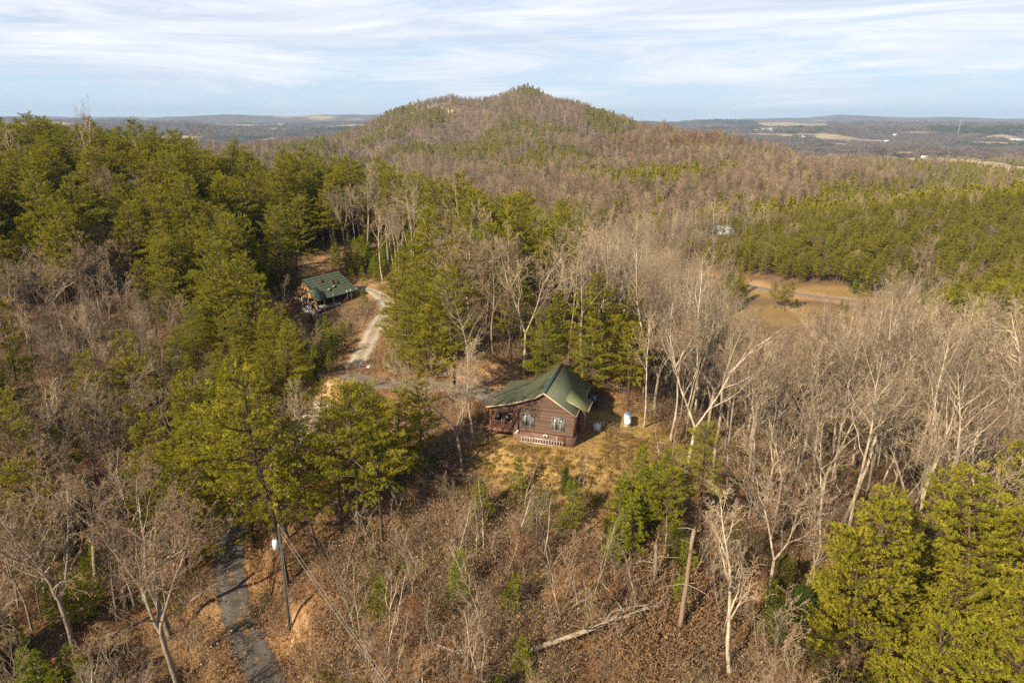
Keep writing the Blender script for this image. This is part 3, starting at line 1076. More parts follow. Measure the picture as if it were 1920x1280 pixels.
# ------------------------------------------------------------------ woods that nobody could count: points + instances inside ONE object
def wood(name, label, protos, pos, rz, scale, idx, tilt=None):
    """protos: list of meshes; one vertex per tree; the object holds all of them"""
    if len(pos) == 0:
        return
    c = bpy.data.collections.new(name + '_sources')
    for i, me in enumerate(protos):
        c.objects.link(bpy.data.objects.new('%s_%02d' % (name + '_source', i), me))
    me = bpy.data.meshes.new(name)
    n = len(pos)
    me.vertices.add(n)
    me.vertices.foreach_set('co', np.asarray(pos, np.float32).ravel())
    for nm, typ, arr in (('rot', 'FLOAT_VECTOR', np.c_[tilt if tilt is not None else np.zeros((n, 2)), rz]), ('scl', 'FLOAT', scale), ('idx', 'INT', idx)):
        a = me.attributes.new(nm, typ, 'POINT')
        arr = np.asarray(arr, np.int32 if typ == 'INT' else np.float32).ravel()
        a.data.foreach_set('vector' if typ == 'FLOAT_VECTOR' else 'value', arr)
    o = link(name, me)
    tag(o, label, None, None, 'stuff')
    ng = bpy.data.node_groups.new(name, 'GeometryNodeTree')
    ng.interface.new_socket('Geometry', in_out='INPUT', socket_type='NodeSocketGeometry')
    ng.interface.new_socket('Geometry', in_out='OUTPUT', socket_type='NodeSocketGeometry')
    N = ng.nodes; L = ng.links
    gi, go = N.new('NodeGroupInput'), N.new('NodeGroupOutput')
    ci = N.new('GeometryNodeCollectionInfo')
    ci.inputs['Collection'].default_value = c
    ci.inputs['Separate Children'].default_value = True
    ci.inputs['Reset Children'].default_value = True
    iop = N.new('GeometryNodeInstanceOnPoints')
    iop.inputs['Pick Instance'].default_value = True

    def attr(nm, typ):
        a = N.new('GeometryNodeInputNamedAttribute'); a.data_type = typ
        a.inputs['Name'].default_value = nm
        return a.outputs['Attribute']
    e2r = N.new('FunctionNodeEulerToRotation')
    L.new(attr('rot', 'FLOAT_VECTOR'), e2r.inputs[0])
    L.new(gi.outputs[0], iop.inputs['Points'])
    L.new(ci.outputs[0], iop.inputs['Instance'])
    L.new(attr('idx', 'INT'), iop.inputs['Instance Index'])
    L.new(e2r.outputs[0], iop.inputs['Rotation'])
    L.new(attr('scl', 'FLOAT'), iop.inputs['Scale'])
    L.new(iop.outputs[0], go.inputs[0])
    md = o.modifiers.new('copies', 'NODES')
    md.node_group = ng
    return o

# ------------------------------------------------------------------ cabin
def siding_material(name, lo, hi, groove, pitch, axis=2):
    m, t = mat(name)
    g = t.n('ShaderNodeTexCoord'); P = g.outputs['Object']
    sp = t.n('ShaderNodeSeparateXYZ'); t.l(P, sp.inputs[0])
    k = t.math('FRACT', t.math('DIVIDE', sp.outputs[axis], pitch))
    board = t.math('FLOOR', t.math('DIVIDE', sp.outputs[axis], pitch))
    wn_ = t.n('ShaderNodeTexWhiteNoise'); wn_.noise_dimensions = '1D'
    t.l(board, wn_.inputs['W'])
    mpn = t.n('ShaderNodeMapping')
    mpn.inputs['Scale'].default_value = (0.5, 0.5, 4) if axis == 2 else (4, 4, .5)
    t.l(P, mpn.inputs[0])
    nz = t.noise(mpn.outputs[0], 2.2, 6, 0.65)
    v = t.math('ADD', t.math('MULTIPLY', nz, 0.75), t.math('MULTIPLY', wn_.outputs[0], 0.25))
    c = t.ramp(v, [(0.3, lo), (0.7, hi)])
    gm = t.ramp(k, [(0.0, (1, 1, 1)), (0.10, (1, 1, 1)), (0.2, (0, 0, 0)), (1, (0, 0, 0))])
    c = t.mix(gm, c, groove)
    big = t.ramp(t.noise(P, 0.8, 5, 0.7), [(0.55, (0, 0, 0)), (0.75, (0.5, 0.5, 0.5))])
    c = t.mix(big, c, tuple(min(1, h * 1.35) for h in hi))
    t.l(c, t.p.inputs['Base Color'])
    bump(t, t.ramp(k, [(0.0, (0, 0, 0)), (0.2, (1, 1, 1)), (1.0, (.55, .55, .55))]), 0.8, 0.06)
    t.p.inputs['Roughness'].default_value = 0.8
    return m


def metal_roof(name, lo, hi, pitch=0.23, patch=None, axis=1):
    m, t = mat(name)
    g = t.n('ShaderNodeTexCoord'); P = g.outputs['Object']
    sp = t.n('ShaderNodeSeparateXYZ'); t.l(P, sp.inputs[0])
    k = t.math('FRACT', t.math('DIVIDE', sp.outputs[axis], pitch))
    k2 = t.math('FRACT', t.math('DIVIDE', sp.outputs[2], 0.26))
    rib = t.ramp(k, [(0, (1, 1, 1)), (0.16, (1, 1, 1)), (0.30, (0, 0, 0)), (0.9, (0, 0, 0)), (1, (1, 1, 1))])
    c = t.ramp(t.noise(P, 0.7, 6, 0.7), [(0.3, lo), (0.7, hi)])
    c = t.mix(t.math('MULTIPLY', rib, 0.5), c, tuple(v * 1.7 for v in hi))
    course = t.ramp(k2, [(0, (0.55, 0.55, 0.55)), (0.16, (1, 1, 1))])
    c = t.mix(0.75, c, t.mix(1.0, c, course, 'MULTIPLY'))
    if patch:
        pn = t.noise(P, 0.9, 7, 0.75)
        c = t.mix(t.ramp(pn, [(0.56, (0, 0, 0)), (0.62, (0.8, 0.8, 0.8))]), c, patch)
    t.l(c, t.p.inputs['Base Color'])
    bump(t, rib, 0.5, 0.04)
    t.p.inputs['Roughness'].default_value = 0.48
    t.p.inputs['Specular IOR Level'].default_value = 0.4
    return m


M['logsiding'] = siding_material('stained_log_siding', (0.100, 0.060, 0.043), (0.205, 0.128, 0.092), (0.034, 0.021, 0.016), 0.21)
M['skirt'] = simple('skirting_board', (0.185, 0.108, 0.082), 0.8, 0.2, 0.3, 1.4)
M['roof'] = metal_roof('green_metal_roof', (0.070, 0.086, 0.050), (0.125, 0.138, 0.082))
M['ridgecap'] = simple('ridge_cap', (0.05, 0.075, 0.075), 0.45, 0.5, 0.2)
M['fascia'] = simple('fascia_paint', (0.55, 0.40, 0.28), 0.7, 0.3, 0.15)
M['darktrim'] = simple('dark_red_trim', (0.115, 0.045, 0.032), 0.7, 0.3, 0.2)
M['deck'] = simple('deck_wood', (0.185, 0.088, 0.058), 0.75, 0.25, 0.3)
M['winframe'] = simple('window_frame_vinyl', (0.24, 0.20, 0.175), 0.5, 0.4, 0.1)
M['curtain'] = simple('grey_curtain', (0.34, 0.36, 0.38), 0.9, 0.1, 0.3, 9)
M['white'] = simple('white_paint', (0.78, 0.77, 0.74), 0.4, 0.5, 0.06)
M['alu'] = simple('aluminium', (0.66, 0.65, 0.63), 0.38, 0.5, 0.1, metal=0.35)
M['black'] = simple('black_plastic', (0.018, 0.019, 0.021), 0.45, 0.5, 0.3)
M['bluecap'] = simple('blue_dome_paint', (0.035, 0.19, 0.50), 0.35, 0.5, 0.1)
M['grey'] = simple('grey_paint', (0.33, 0.35, 0.38), 0.5, 0.4, 0.15)
M['concrete'] = simple('concrete', (0.35, 0.33, 0.30), 0.9, 0.2, 0.2)
M['screen'] = simple('tinted_panel', (0.12, 0.22, 0.30), 0.25, 0.5, 0.2)
_gm, _t = mat('window_glass')
_t.p.inputs['Base Color'].default_value = (0.10, 0.115, 0.125, 1)
_t.p.inputs['Roughness'].default_value = 0.08
_t.p.inputs['Specular IOR Level'].default_value = 0.8
M['glass'] = _gm


def bx(name, m, parent, *boxes):
    b = MB()
    for q in boxes:
        b.box(*q)
    return b.build(name, m, parent)


def window(parent, m4, w_, h, panes=2):
    """double-hung unit in local XZ (facing -Y), placed by matrix m4"""
    fr = MB(); gl = MB(); cu_ = MB()
    t = 0.07
    fr.box(-w_ / 2 - .08, -w_ / 2, -.05, .03, -.08, h + .08); fr.box(w_ / 2, w_ / 2 + .08, -.05, .03, -.08, h + .08)
    fr.box(-w_ / 2, w_ / 2, -.05, .03, -.08, 0); fr.box(-w_ / 2, w_ / 2, -.05, .03, h, h + .08)
    fr.box(-.045, .045, -.047, .03, 0, h)
    fr.box(-w_ / 2, -.045, -.042, .02, h / 2 - .03, h / 2 + .03); fr.box(.045, w_ / 2, -.042, .02, h / 2 - .03, h / 2 + .03)
    for s_ in (-1, 1):
        fr.box(s_ * w_ / 4 - .012, s_ * w_ / 4 + .012, -.032, .01, 0, h / 2 - .03); fr.box(s_ * w_ / 4 - .012, s_ * w_ / 4 + .012, -.032, .01, h / 2 + .03, h)
    for x0, x1 in ((-w_ / 2, -.045), (.045, w_ / 2)):
        gl.box(x0, x1, -.022, -.012, 0, h)
    o = fr.build('window', M['winframe'], parent)
    o.matrix_local = m4
    gl.build('pane', M['glasswin'], o)
    return o


M['glasswin'] = None


def curtained_glass():
    m, t = mat('curtained_glass')
    g = t.n('ShaderNodeTexCoord')
    mpn = t.n('ShaderNodeMapping'); mpn.inputs['Scale'].default_value = (1, 1, .12)
    t.l(g.outputs['Object'], mpn.inputs[0])
    nz = t.noise(mpn.outputs[0], 6.5, 3, 0.6)
    t.l(t.ramp(nz, [(0.42, (0.02, 0.023, 0.028)), (0.5, (0.10, 0.115, 0.13)), (0.64, (0.33, 0.35, 0.36))]), t.p.inputs['Base Color'])
    t.p.inputs['Roughness'].default_value = 0.12
    t.p.inputs['Specular IOR Level'].default_value = 0.7
    return m


M['glasswin'] = curtained_glass()


def cabin():
    W, Dp = 6.8, 8.6
    RX, RZ = 3.45, 6.15          # ridge position and height
    c = thing('cabin', 'brown log-sided cabin with green metal roof and raised side porch', 'cabin', (CAB[0], CAB[1], 0), CAB_ROT)
    ER = 4.0                    # right eave height at the wall

    def lz(x, v):                # left slope: v=0 front, 1 back (shallow at the front, steep at the back)
        f = np.interp(x, [-3.0, 0, 2.55, RX], [3.78, 4.55, 5.52, RZ])
        b = np.interp(x, [-3.0, -.15, RX], [3.2, 3.65, RZ])
        return f * (1 - v) + b * v

    # walls: gable ends and sides
    b = MB()

    def gable(y, v, flip):
        xs = [0, 0, 2.55, RX, W, W]
        zs = [1.25, lz(0, v) - .12, lz(2.55, v) - .12, RZ - .12, ER - .12, 1.25]
        vs = np.array([[x, y, z] for x, z in zip(xs, zs)] + [[x, y + (.2 if not flip else -.2), z] for x, z in zip(xs, zs)])
        n = 6
        for poly in ([0, 5, 4, 3], [0, 3, 2, 1]):
            p2 = [i + n for i in poly][::-1]
            if flip:
                poly, p2 = poly[::-1], p2[::-1]
            b.add(vs, [poly]); b.add(vs, [p2])
        for i in range(n):
            j = (i + 1) % n
            b.add(vs, [[i, j, j + n, i + n]])
    gable(0, 0, False)
    gable(Dp, 1, True)
    b.box(W - .2, W, .2, Dp - .2, 1.25, ER - .1)
    b.box(0, .2, .2, Dp - .2, 1.25, 3.45)
    b.build('wall', M['logsiding'], c)
    b = MB()
    b.box(-.02, W + .02, -.03, .2, -.6, 1.22); b.box(-.02, W + .02, Dp - .2, Dp + .03, -.6, 1.22)
    b.box(-.02, .2, .2, Dp - .2, -.6, 1.22); b.box(W - .2, W + .02, .2, Dp - .2, -.6, 1.22)
    sk = b.build('skirting', M['skirt'], c)
    for q in ((-.05, .09, -.062, -.032, 1.28, 4.35), (W - .09, W + .05, -.062, -.032, 1.28, 3.2), (-.05, W + .05, -.055, -.034, 1.19, 1.27)):
        bx('trim_board', M['darktrim'], c, q)
    # cellar door in the skirting
    d = bx('door', siding_material('plank_door', (0.12, 0.05, 0.034), (0.20, 0.09, 0.06), (0.05, 0.02, 0.015), 0.16), c, (5.0, 5.95, -.075, -.034, .02, 1.14))
    bx('door_frame', M['fascia'], d, (4.93, 4.995, -.085, -.034, 0, 1.17))
    bx('handle', M['black'], d, (5.08, 5.12, -.12, -.078, .55, .68))
    for x, z, w_ in ((1.72, 1.92, 1.22), (5.06, 1.84, 1.25)):
        window(c, Matrix.Translation((x, -.045, z)), w_, 1.42)
    window(c, Matrix.Translation((W + .045, 6.6, 1.95)) @ Matrix.Rotation(R(90), 4, 'Z'), 1.0, 1.1)
    bx('downpipe', M['darktrim'], c, (.52, .62, -.16, -.06, 1.35, 3.85))
    me = bx('electric_meter', M['white'], c, (.42, .66, -.2, -.06, .92, 1.3), (.3, .42, -.14, -.06, .86, 1.0))
    b = MB(); b.tube([(.54, -.2, 1.14), (.54, -.3, 1.14)], [.11, .1], 10, 0, True); b.build('meter_glass', M['grey'], me)
    b = MB(); b.box(3.58, 3.85, -.12, -.058, 1.02, 1.16); b.tube([(3.6, -.12, 1.1), (3.5, -.26, 1.02)], [.06, .09], 8, 0, True)
    b.tube([(3.82, -.12, 1.1), (3.92, -.26, 1.02)], [.06, .09], 8, 0, True)
    b.build('floodlight', M['white'], c)

    # roof: ruled left slope, plain right slope
    oh = .42
    ys = np.linspace(-oh, Dp + oh, 16)
    xs = np.array([-3.05, -1.6, -.15, 1.2, 2.55, 3.0, RX])
    V = []
    for y in ys:
        v = min(1, max(0, y / Dp))
        V.append([[x, y, float(lz(x, v)) + .06] for x in xs])
    V = np.array(V); n, k = V.shape[:2]
    q = np.array([[i * k + j, i * k + j + 1, (i + 1) * k + j + 1, (i + 1) * k + j] for i in range(n - 1) for j in range(k - 1)])
    b = MB(); b.add(V, q); b.add(V - [0, 0, .09], q[:, ::-1])
    sl = (RZ - ER) / (W - RX)
    xe = W + .25
    P = lambda x, y, dz=.06: (x, y, RZ - (x - RX) * sl + dz)
    b.slab([P(RX, -oh), P(xe, -oh), P(xe, Dp + oh), P(RX, Dp + oh)], .09)
    rf = b.build('roof', M['roof'], c)
    b = MB()
    b.slab([(RX - .14, -oh - .02, RZ + .03), (RX + .02, -oh - .02, RZ + .12), (RX + .02, Dp + oh + .02, RZ + .12), (RX - .14, Dp + oh + .02, RZ + .03)], .03)
    b.slab([(RX + .02, -oh - .02, RZ + .12), (RX + .2, -oh - .02, RZ - .02), (RX + .2, Dp + oh + .02, RZ - .02), (RX + .02, Dp + oh + .02, RZ + .12)], .03)
    b.build('ridge_cap', M['ridgecap'], rf)
    # fascia boards along the rakes and the right eave
    b = MB()
    fx = [-3.05, -.15, 2.55, RX]
    for y0 in (-oh - .03, Dp + oh - .0):
        v = 0 if y0 < 0 else 1
        for x0, x1 in zip(fx[:-1], fx[1:]):
            a, e = float(lz(x0, v)), float(lz(x1, v))
            b.add([[x0, y0, a - .14], [x1, y0, e - .14], [x1, y0, e + .02], [x0, y0, a + .02], [x0, y0 + .03, a - .14], [x1, y0 + .03, e - .14], [x1, y0 + .03, e + .02], [x0, y0 + .03, a + .02]],
                  [[0, 1, 2, 3], [7, 6, 5, 4], [0, 4, 5, 1], [3, 2, 6, 7], [0, 3, 7, 4], [1, 5, 6, 2]])
        a, e = RZ, RZ - (xe - RX) * sl
        b.add([[RX, y0, a - .14], [xe, y0, e - .14], [xe, y0, e + .02], [RX, y0, a + .02], [RX, y0 + .03, a - .14], [xe, y0 + .03, e - .14], [xe, y0 + .03, e + .02], [RX, y0 + .03, a + .02]],
              [[0, 1, 2, 3], [7, 6, 5, 4], [0, 4, 5, 1], [3, 2, 6, 7], [0, 3, 7, 4], [1, 5, 6, 2]])
    b.box(xe - .02, xe + .03, -oh, Dp + oh, e - .14, e + .05)
    b.build('fascia', M['fascia'], rf)
    # bump-out on the right with its own shed roof
    y0, y1 = 1.5, 4.2
    b = MB()
    b.box(W + .01, W + .8, y0 + .35, y1 - .1, 1.0, 3.85)
    b.build('bump_out', M['logsiding'], c)
    b = MB()
    b.slab([(W - 1.25, y0 - .15, 5.0), (W + 1.25, y0 - .15, 3.85), (W + 1.25, y1 + .2, 3.85), (W - 1.25, y1 + .2, 5.0)], .10)
    sr = b.build('shed_roof', metal_roof('green_shed_roof', (0.105, 0.125, 0.055), (0.165, 0.180, 0.085)), c)
    b = MB()
    b.add([[W - 1.15, y0 - .12, 4.72], [W + 1.2, y0 - .12, 3.66], [W + 1.2, y0 - .12, 3.80], [W - 1.15, y0 - .12, 4.86], [W - 1.15, y0 - .08, 4.72], [W + 1.2, y0 - .08, 3.66], [W + 1.2, y0 - .08, 3.80], [W - 1.15, y0 - .08, 4.86]],
          [[0, 1, 2, 3], [7, 6, 5, 4], [0, 4, 5, 1], [3, 2, 6, 7], [0, 3, 7, 4], [1, 5, 6, 2]])
    b.box(W + 1.25, W + 1.29, y0 - .1, y1 + .15, 3.7, 3.9)
    b.build('fascia', M['fascia'], sr)
    # porch: deck, posts, railing, pediment panel
    pz = 1.1
    bx('deck', M['deck'], c, (-2.75, -.03, .05, Dp - .1, pz - .2, pz), (-2.77, -.03, -.02, .045, pz - .35, pz + .04))
    b = MB()
    for y in (.08, Dp * .33, Dp * .66, Dp - .2):
        b = MB()
        zt = float(lz(-2.65, y / Dp)) - .12
        b.box(-2.74, -2.56, y - .09, y + .09, -1.4, zt)
        b.build('post', M['deck'], c)
    b = MB(); b.box(-2.55, -.1, .02, .1, pz + .92, pz + .99); b.box(-2.55, -.1, .03, .09, pz + .1, pz + .16)
    for i in range(17):
        x = -2.48 + i * .145
        b.box(x - .022, x + .022, .04, .08, pz + .16, pz + .92)
    rl = b.build('railing', M['deck'], c)
    b = MB(); b.box(-2.69, -2.61, .2, Dp - .3, pz + .92, pz + .99); b.box(-2.68, -2.62, .2, Dp - .3, pz + .1, pz + .16)
    for i in range(54):
        y = .28 + i * .148
        b.box(-2.67, -2.63, y - .022, y + .022, pz + .16, pz + .92)
    b.build('railing', M['deck'], c)
    b = MB()
    vs = [[-2.74, .0, 3.22], [-.03, .0, 3.22], [-.03, .0, 4.40], [-2.74, .0, 3.70]]
    vs += [[x, .14, z] for x, _, z in vs]
    b.add(vs, [[0, 1, 2, 3], [7, 6, 5, 4], [0, 4, 5, 1], [3, 2, 6, 7], [0, 3, 7, 4], [1, 5, 6, 2]])
    b.build('porch_gable', M['logsiding'], c)
    b = MB()
    b.slab([(-4.3, .6, -.9), (-2.78, .6, pz - .05), (-2.78, 1.7, pz - .05), (-4.3, 1.7, -.9)], .12)
    b.build('porch_steps', M['deck'], c)

    def L(x, y, z):
        v = Matrix.Rotation(CAB_ROT, 4, 'Z') @ Vector((x, y, z))
        return (v.x + CAB[0], v.y + CAB[1], v.z)
    # chairs on the porch
    for k, (x, lab) in enumerate(((-2.05, 'dark cushioned porch chair nearest the corner post'), (-.95, 'dark cushioned porch chair nearest the cabin wall'))):
        o = thing('porch_chair', lab, 'chair', L(x, 1.0, pz), CAB_ROT + .2, 'dark chairs on the cabin porch')
        bx('seat', M['black'], o, (-.35, .35, -.3, .35, .36, .5))
        b = MB(); b.slab([(-.35, .3, .5), (.35, .3, .5), (.35, .55, 1.15), (-.35, .55, 1.15)], .1); b.build('backrest', M['black'], o)
        for s_ in (-1, 1):
            bx('armrest', M['grey'], o, (s_ * .4 - .05, s_ * .4 + .05, -.32, .42, .58, .66))
        for sx in (-.38, .38):
            for sy in (-.28, .36):
                bx('leg', M['grey'], o, (sx - .025, sx + .025, sy - .025, sy + .025, 0, .58))
    # ladder lying on its edge along the skirting
    o = thing('ladder', 'aluminium ladder lying on its edge against the cabin skirting', 'ladder', L(.85, -.30, .0), CAB_ROT)
    rg = [(0, 4.95, -.02, .02, .06, .13), (0, 4.95, .12, .16, .52, .59)]
    for q in rg:
        bx('rail', M['alu'], o, q)
    for i in range(16):
        b = MB(); x = .18 + i * .305
        b.tube([(x, 0, .1), (x, .14, .55)], [.022, .022], 6, 0, True); b.build('rung', M['alu'], o)
    # air conditioner
    p = L(W + 1.75, 5.2, 0)
    z = float(height(np.array([p[0]]), np.array([p[1]]))[0])
    o = thing('air_conditioner', 'white outdoor air conditioner unit behind the cabin bump-out', 'air conditioner', (p[0], p[1], z), CAB_ROT)
    o.scale = (.8, .8, .9)
    bx('cabinet', M['white'], o, (-.5, .5, -.4, .4, .1, .95))
    bx('pad', M['concrete'], o, (-.6, .6, -.5, .5, -.05, .1))
    for k in (-.24, .24):
        b = MB(); b.tube([(k, 0, .945), (k, 0, .97)], [.19, .19], 14, 0, True); b.build('fan_grille', M['black'], o)
    # black quad bike with a screen parked behind
    px_, py_, pz_ = at(1113, 757)
    o = thing('quad_bike', 'black quad bike with bluish windscreen parked behind the cabin', 'quad bike', (px_, py_, pz_), R(-10))
    bx('body', M['black'], o, (-.42, .42, -1.0, 1.0, .45, .78), (-.28, .28, -.5, .3, .78, .95), (-.5, .5, .55, 1.05, .7, .82), (-.5, .5, -1.05, -.5, .7, .82))
    b = MB(); b.slab([(-.38, -.62, .85), (.38, -.62, .85), (.36, -.25, 1.25), (-.36, -.25, 1.25)], .03); b.build('windscreen', M['screen'], o)
    b = MB(); b.tube([(-.42, .3, 1.1), (0, .45, 1.0), (.42, .3, 1.1)], [.02] * 3, 5); b.build('handlebar', M['grey'], o)
    for sx in (-1, 1):
        for sy in (-.68, .68):
            b = MB(); b.tube([(sx * .38, sy, .3), (sx * .6, sy, .3)], [.3, .3], 14, 0, True); wb = b.build('wheel', M['black'], o)
            b = MB(); b.tube([(sx * .6, sy, .3), (sx * .615, sy, .3)], [.13, .12], 10, 0, True); b.build('rim', M['grey'], wb)
    return c


def propane_tank():
    x, y, z = at(1178, 797)
    o = thing('propane_tank', 'white horizontal propane tank with a blue dome in the yard', 'gas tank', (x, y + .5, z), R(80))
    L, r = 1.15, .42
    b = MB()
    s = np.linspace(-1, 1, 19)
    pts, rad = [], []
    for t in s:
        a = t * 90
        if abs(t) > .45:
            u = (abs(t) - .45) / .55
            xx = math.copysign(L - r * .7 + r * .7 * math.sin(u * math.pi / 2), t); rr = r * math.cos(u * math.pi / 2) + .002
        else:
            xx = t / .45 * (L - r * .7); rr = r
        pts.append((xx, 0, r + .28)); rad.append(rr)
    b.tube(pts, rad, 24); b.build('shell', M['white'], o, True)
    b = MB(); zt = 2 * r + .26
    b.tube([(0.28, 0, zt - .06), (0.28, 0, zt + .10), (0.28, 0, zt + .17), (0.28, 0, zt + .2)], [.27, .27, .2, .02], 18); b.build('dome_cover', M['bluecap'], o, True)
    for k in (-.6, .6):
        bx('foot', M['concrete'], o, (k - .12, k + .12, -.38, .38, -.1, .2))
        bx('bracket', M['white'], o, (k - .05, k + .05, -.3, .3, .2, .36))
    b = MB(); b.tube([(0.28, .2, zt - .1), (0.28, .4, .6), (.28, .42, 0)], [.015] * 3, 6); b.build('gas_pipe', M['grey'], o)


def utility_pole():
    x, y, z = at(547, 1180)
    H = float(y * (tandep(1180) - tandep(988)))
    o = thing('utility_pole', 'dark wooden utility pole with transformer beside the lower lane', 'utility pole', (x, y, z))
    b = MB(); b.tube([(0, 0, -.8), (0, 0, H * .5), (0, 0, H)], [.17, .145, .115], 12, 0, True)
    b.build('pole', simple('weathered_pole', (0.075, 0.075, 0.06), .85, .2, .35, 2), o, True)
    zt = H * .84
    b = MB(); b.tube([(-.42, -.12, zt - .42), (-.42, -.12, zt - .4), (-.42, -.12, zt + .38), (-.42, -.12, zt + .45)], [.20, .25, .25, .18], 16, 0, True)
    t = b.build('transformer', M['white'], o, True)
    for k in (-.12, .1):
        b = MB(); b.tube([(-.42 + k, -.12, zt + .42), (-.42 + k, -.12, zt + .55), (-.42 + k, -.12, zt + .68)], [.045, .06, .03], 8); b.build('bushing', M['grey'], t)
    bx('bracket', M['grey'], o, (-.25, .02, -.14, -.08, zt - .2, zt - .12))
    bx('bracket', M['grey'], o, (-.25, .02, -.14, -.08, zt + .15, zt + .22))
    b = MB(); b.tube([(0, 0, H), (0, 0, H + .14), (0, 0, H + .26)], [.03, .07, .05], 8); b.build('insulator', M['grey'], o)
    b = MB(); b.tube([(.14, -.1, 0), (.16, -.1, H * .5), (.13, -.1, zt)], [.02] * 3, 5); b.build('ground_wire', M['grey'], o)
    # wires run off towards the viewer's right
    ex, ey = 8.5, 14.0
    for k, (dz, dx, lab) in enumerate(((.22, 0, 'thin overhead wire tied to the top of the utility pole'), (-.75, .12, 'thicker overhead wire fixed just below the pole top'))):
        S = np.array([x + dx, y, z + H + dz]); E = np.array([ex + .3 * k, ey, -13 + 11.5 + H - 10 + dz * .6])
        tt = np.linspace(0, 1, 40)[:, None]
        P = S + (E - S) * tt; P[:, 2] -= 4 * 1.1 * (tt * (1 - tt))[:, 0]
        b = MB(); b.tube(P, np.full(40, .011 + .003 * k), 5)
        wv = b.build('overhead_wire', M['concrete'])
        tag(wv, lab, 'wire', 'overhead wires at the utility pole')
    return x, y, z, H


def derelict_house():
    x, y = H2_P
    # ridge runs from front-left to back-right as seen from the camera
    rz = R(58)
    z = float(height(np.array([x]), np.array([y]))[0])
    o = thing('derelict_house', 'derelict house with torn green roof, bare board gables and open porch', 'house', (-37.6, 131.4, z), rz)
    W, Dp, E, Rz = 8.8, 5.8, 2.6, 4.6
    side = siding_material('raw_board_gable', (0.34, 0.18, 0.07), (0.62, 0.37, 0.17), (0.20, 0.10, 0.04), 0.2)
    sl = (Rz - E) / (Dp / 2)
    # main body: ridge along x
    b = MB()
    b.box(-W / 2, W / 2, Dp / 2 - .15, Dp / 2, -1, E); b.box(-W / 2, -W / 2 + 1.6, -Dp / 2, -Dp / 2 + .15, -1, E)
    b.box(1.2, W / 2, -Dp / 2, -Dp / 2 + .15, -1, E); b.box(-W / 2 + 2.8, 1.2, -Dp / 2, -Dp / 2 + .15, 1.9, E)
    b.box(W / 2 - .15, W / 2, -Dp / 2 + .15, Dp / 2 - .15, -1, E)
    b.build('wall', simple('dark_boards', (0.05, 0.035, 0.028), .9, .1, .5, 1.5), o)  # near-black board colour with random tone variation
    b = MB()
    for sx in (-1, 1):
        b = MB()
        xx = sx * (W / 2)
        v = [[xx, -Dp / 2, E - .0], [xx, Dp / 2, E], [xx, 0, Rz - .1], [xx - sx * .12, -Dp / 2, E], [xx - sx * .12, Dp / 2, E], [xx - sx * .12, 0, Rz - .1]]
        b.add(v, [[0, 1, 2], [5, 4, 3]]); b.add(v, [[0, 3, 4, 1], [1, 4, 5, 2], [2, 5, 3, 0]])
        if sx < 0:
            b.box(-W / 2, -W / 2 + .12, -Dp / 2, Dp / 2, -1.0, E - .004)
        b.build('gable', side, o)
    # roof with holes
    OH = .45
    roofm = metal_roof('weathered_green_roof', (0.060, 0.088, 0.055), (0.105, 0.135, 0.085), .5, (0.07, 0.085, 0.06), 0)
    b = MB()
    nx, ny = 26, 10
    pd = 2.3                                 # porch roof carries on below the main slope
    run = Dp / 2 + pd + OH
    holes = {(14, 5), (15, 5), (13, 5), (9, 6), (10, 6)}
    rng = random.Random(3)

    def zz(yy):
        u = -yy
        return Rz - u * sl if u < Dp / 2 else E - (u - Dp / 2) * sl * .55
    for i in range(nx):
        for j in range(ny):
            if (i, j) in holes:
                continue
            x0 = -W / 2 - OH + (W + 2 * OH) * i / nx; x1 = -W / 2 - OH + (W + 2 * OH) * (i + 1) / nx
            ya, yb = -run * j / ny, -run * (j + 1) / ny
            if j >= 7 and i < 0:
                continue
            b.slab([(x0, yb, zz(yb) + .05), (x1, yb, zz(yb) + .05), (x1, ya, zz(ya) + .05), (x0, ya, zz(ya) + .05)], .05)
    b.slab([(-W / 2 - OH, 0, Rz + .05), (W / 2 + OH, 0, Rz + .05), (W / 2 + OH, Dp / 2 + OH, E - OH * sl + .05), (-W / 2 - OH, Dp / 2 + OH, E - OH * sl + .05)], .05)
    rf = b.build('roof', roofm, o)
    for (i, j, a) in ((9.5, 6.2, .3), (10.2, 6.0, -.2), (14.2, 5.2, .5)):
        b = MB()
        xx = -W / 2 - OH + (W + 2 * OH) * i / nx; yy = -run * j / ny
        b.slab([(xx - .5, yy - .12, zz(yy) + .1), (xx + .4, yy - .3 * a, zz(yy) + .16), (xx + .5, yy + .2, zz(yy) + .3), (xx - .3, yy + .25, zz(yy) + .12)], .03)
        b.build('loose_sheet', M['concrete'], rf)
    for xx, yy in ((.6, -1.6), (1.5, -1.9), (-1.6, -.9)):
        b = MB(); b.slab([(xx, yy - .7, zz(yy - .7) + .08), (xx + 1.0, yy - .7, zz(yy - .7) + .08), (xx + 1.0, yy, zz(yy) + .08), (xx, yy, zz(yy) + .08)], .02)
        b.build('roof_patch', M['darktrim'], rf)
    b = MB()
    b.tube([(-W / 2 - OH - .03, -.0, Rz), (-W / 2 - OH - .03, Dp / 2 + OH, E - OH * sl)], [.09, .09], 4)
    b.tube([(-W / 2 - OH - .03, 0, Rz), (-W / 2 - OH - .03, -Dp / 2, E)], [.06, .06], 4)
    b.build('fascia', M['black'], rf)
    # lower left gabled wing in front of the main gable
    wx0 = -W / 2 - 1.9
    b = MB()
    yc = -Dp / 2 - .4
    v = [[wx0, yc - 2.0, 1.9], [wx0, yc + 2.3, 1.9], [wx0, yc + .1, 3.25], [wx0 + .1, yc - 2.0, 1.9], [wx0 + .1, yc + 2.3, 1.9], [wx0 + .1, yc + .1, 3.25]]
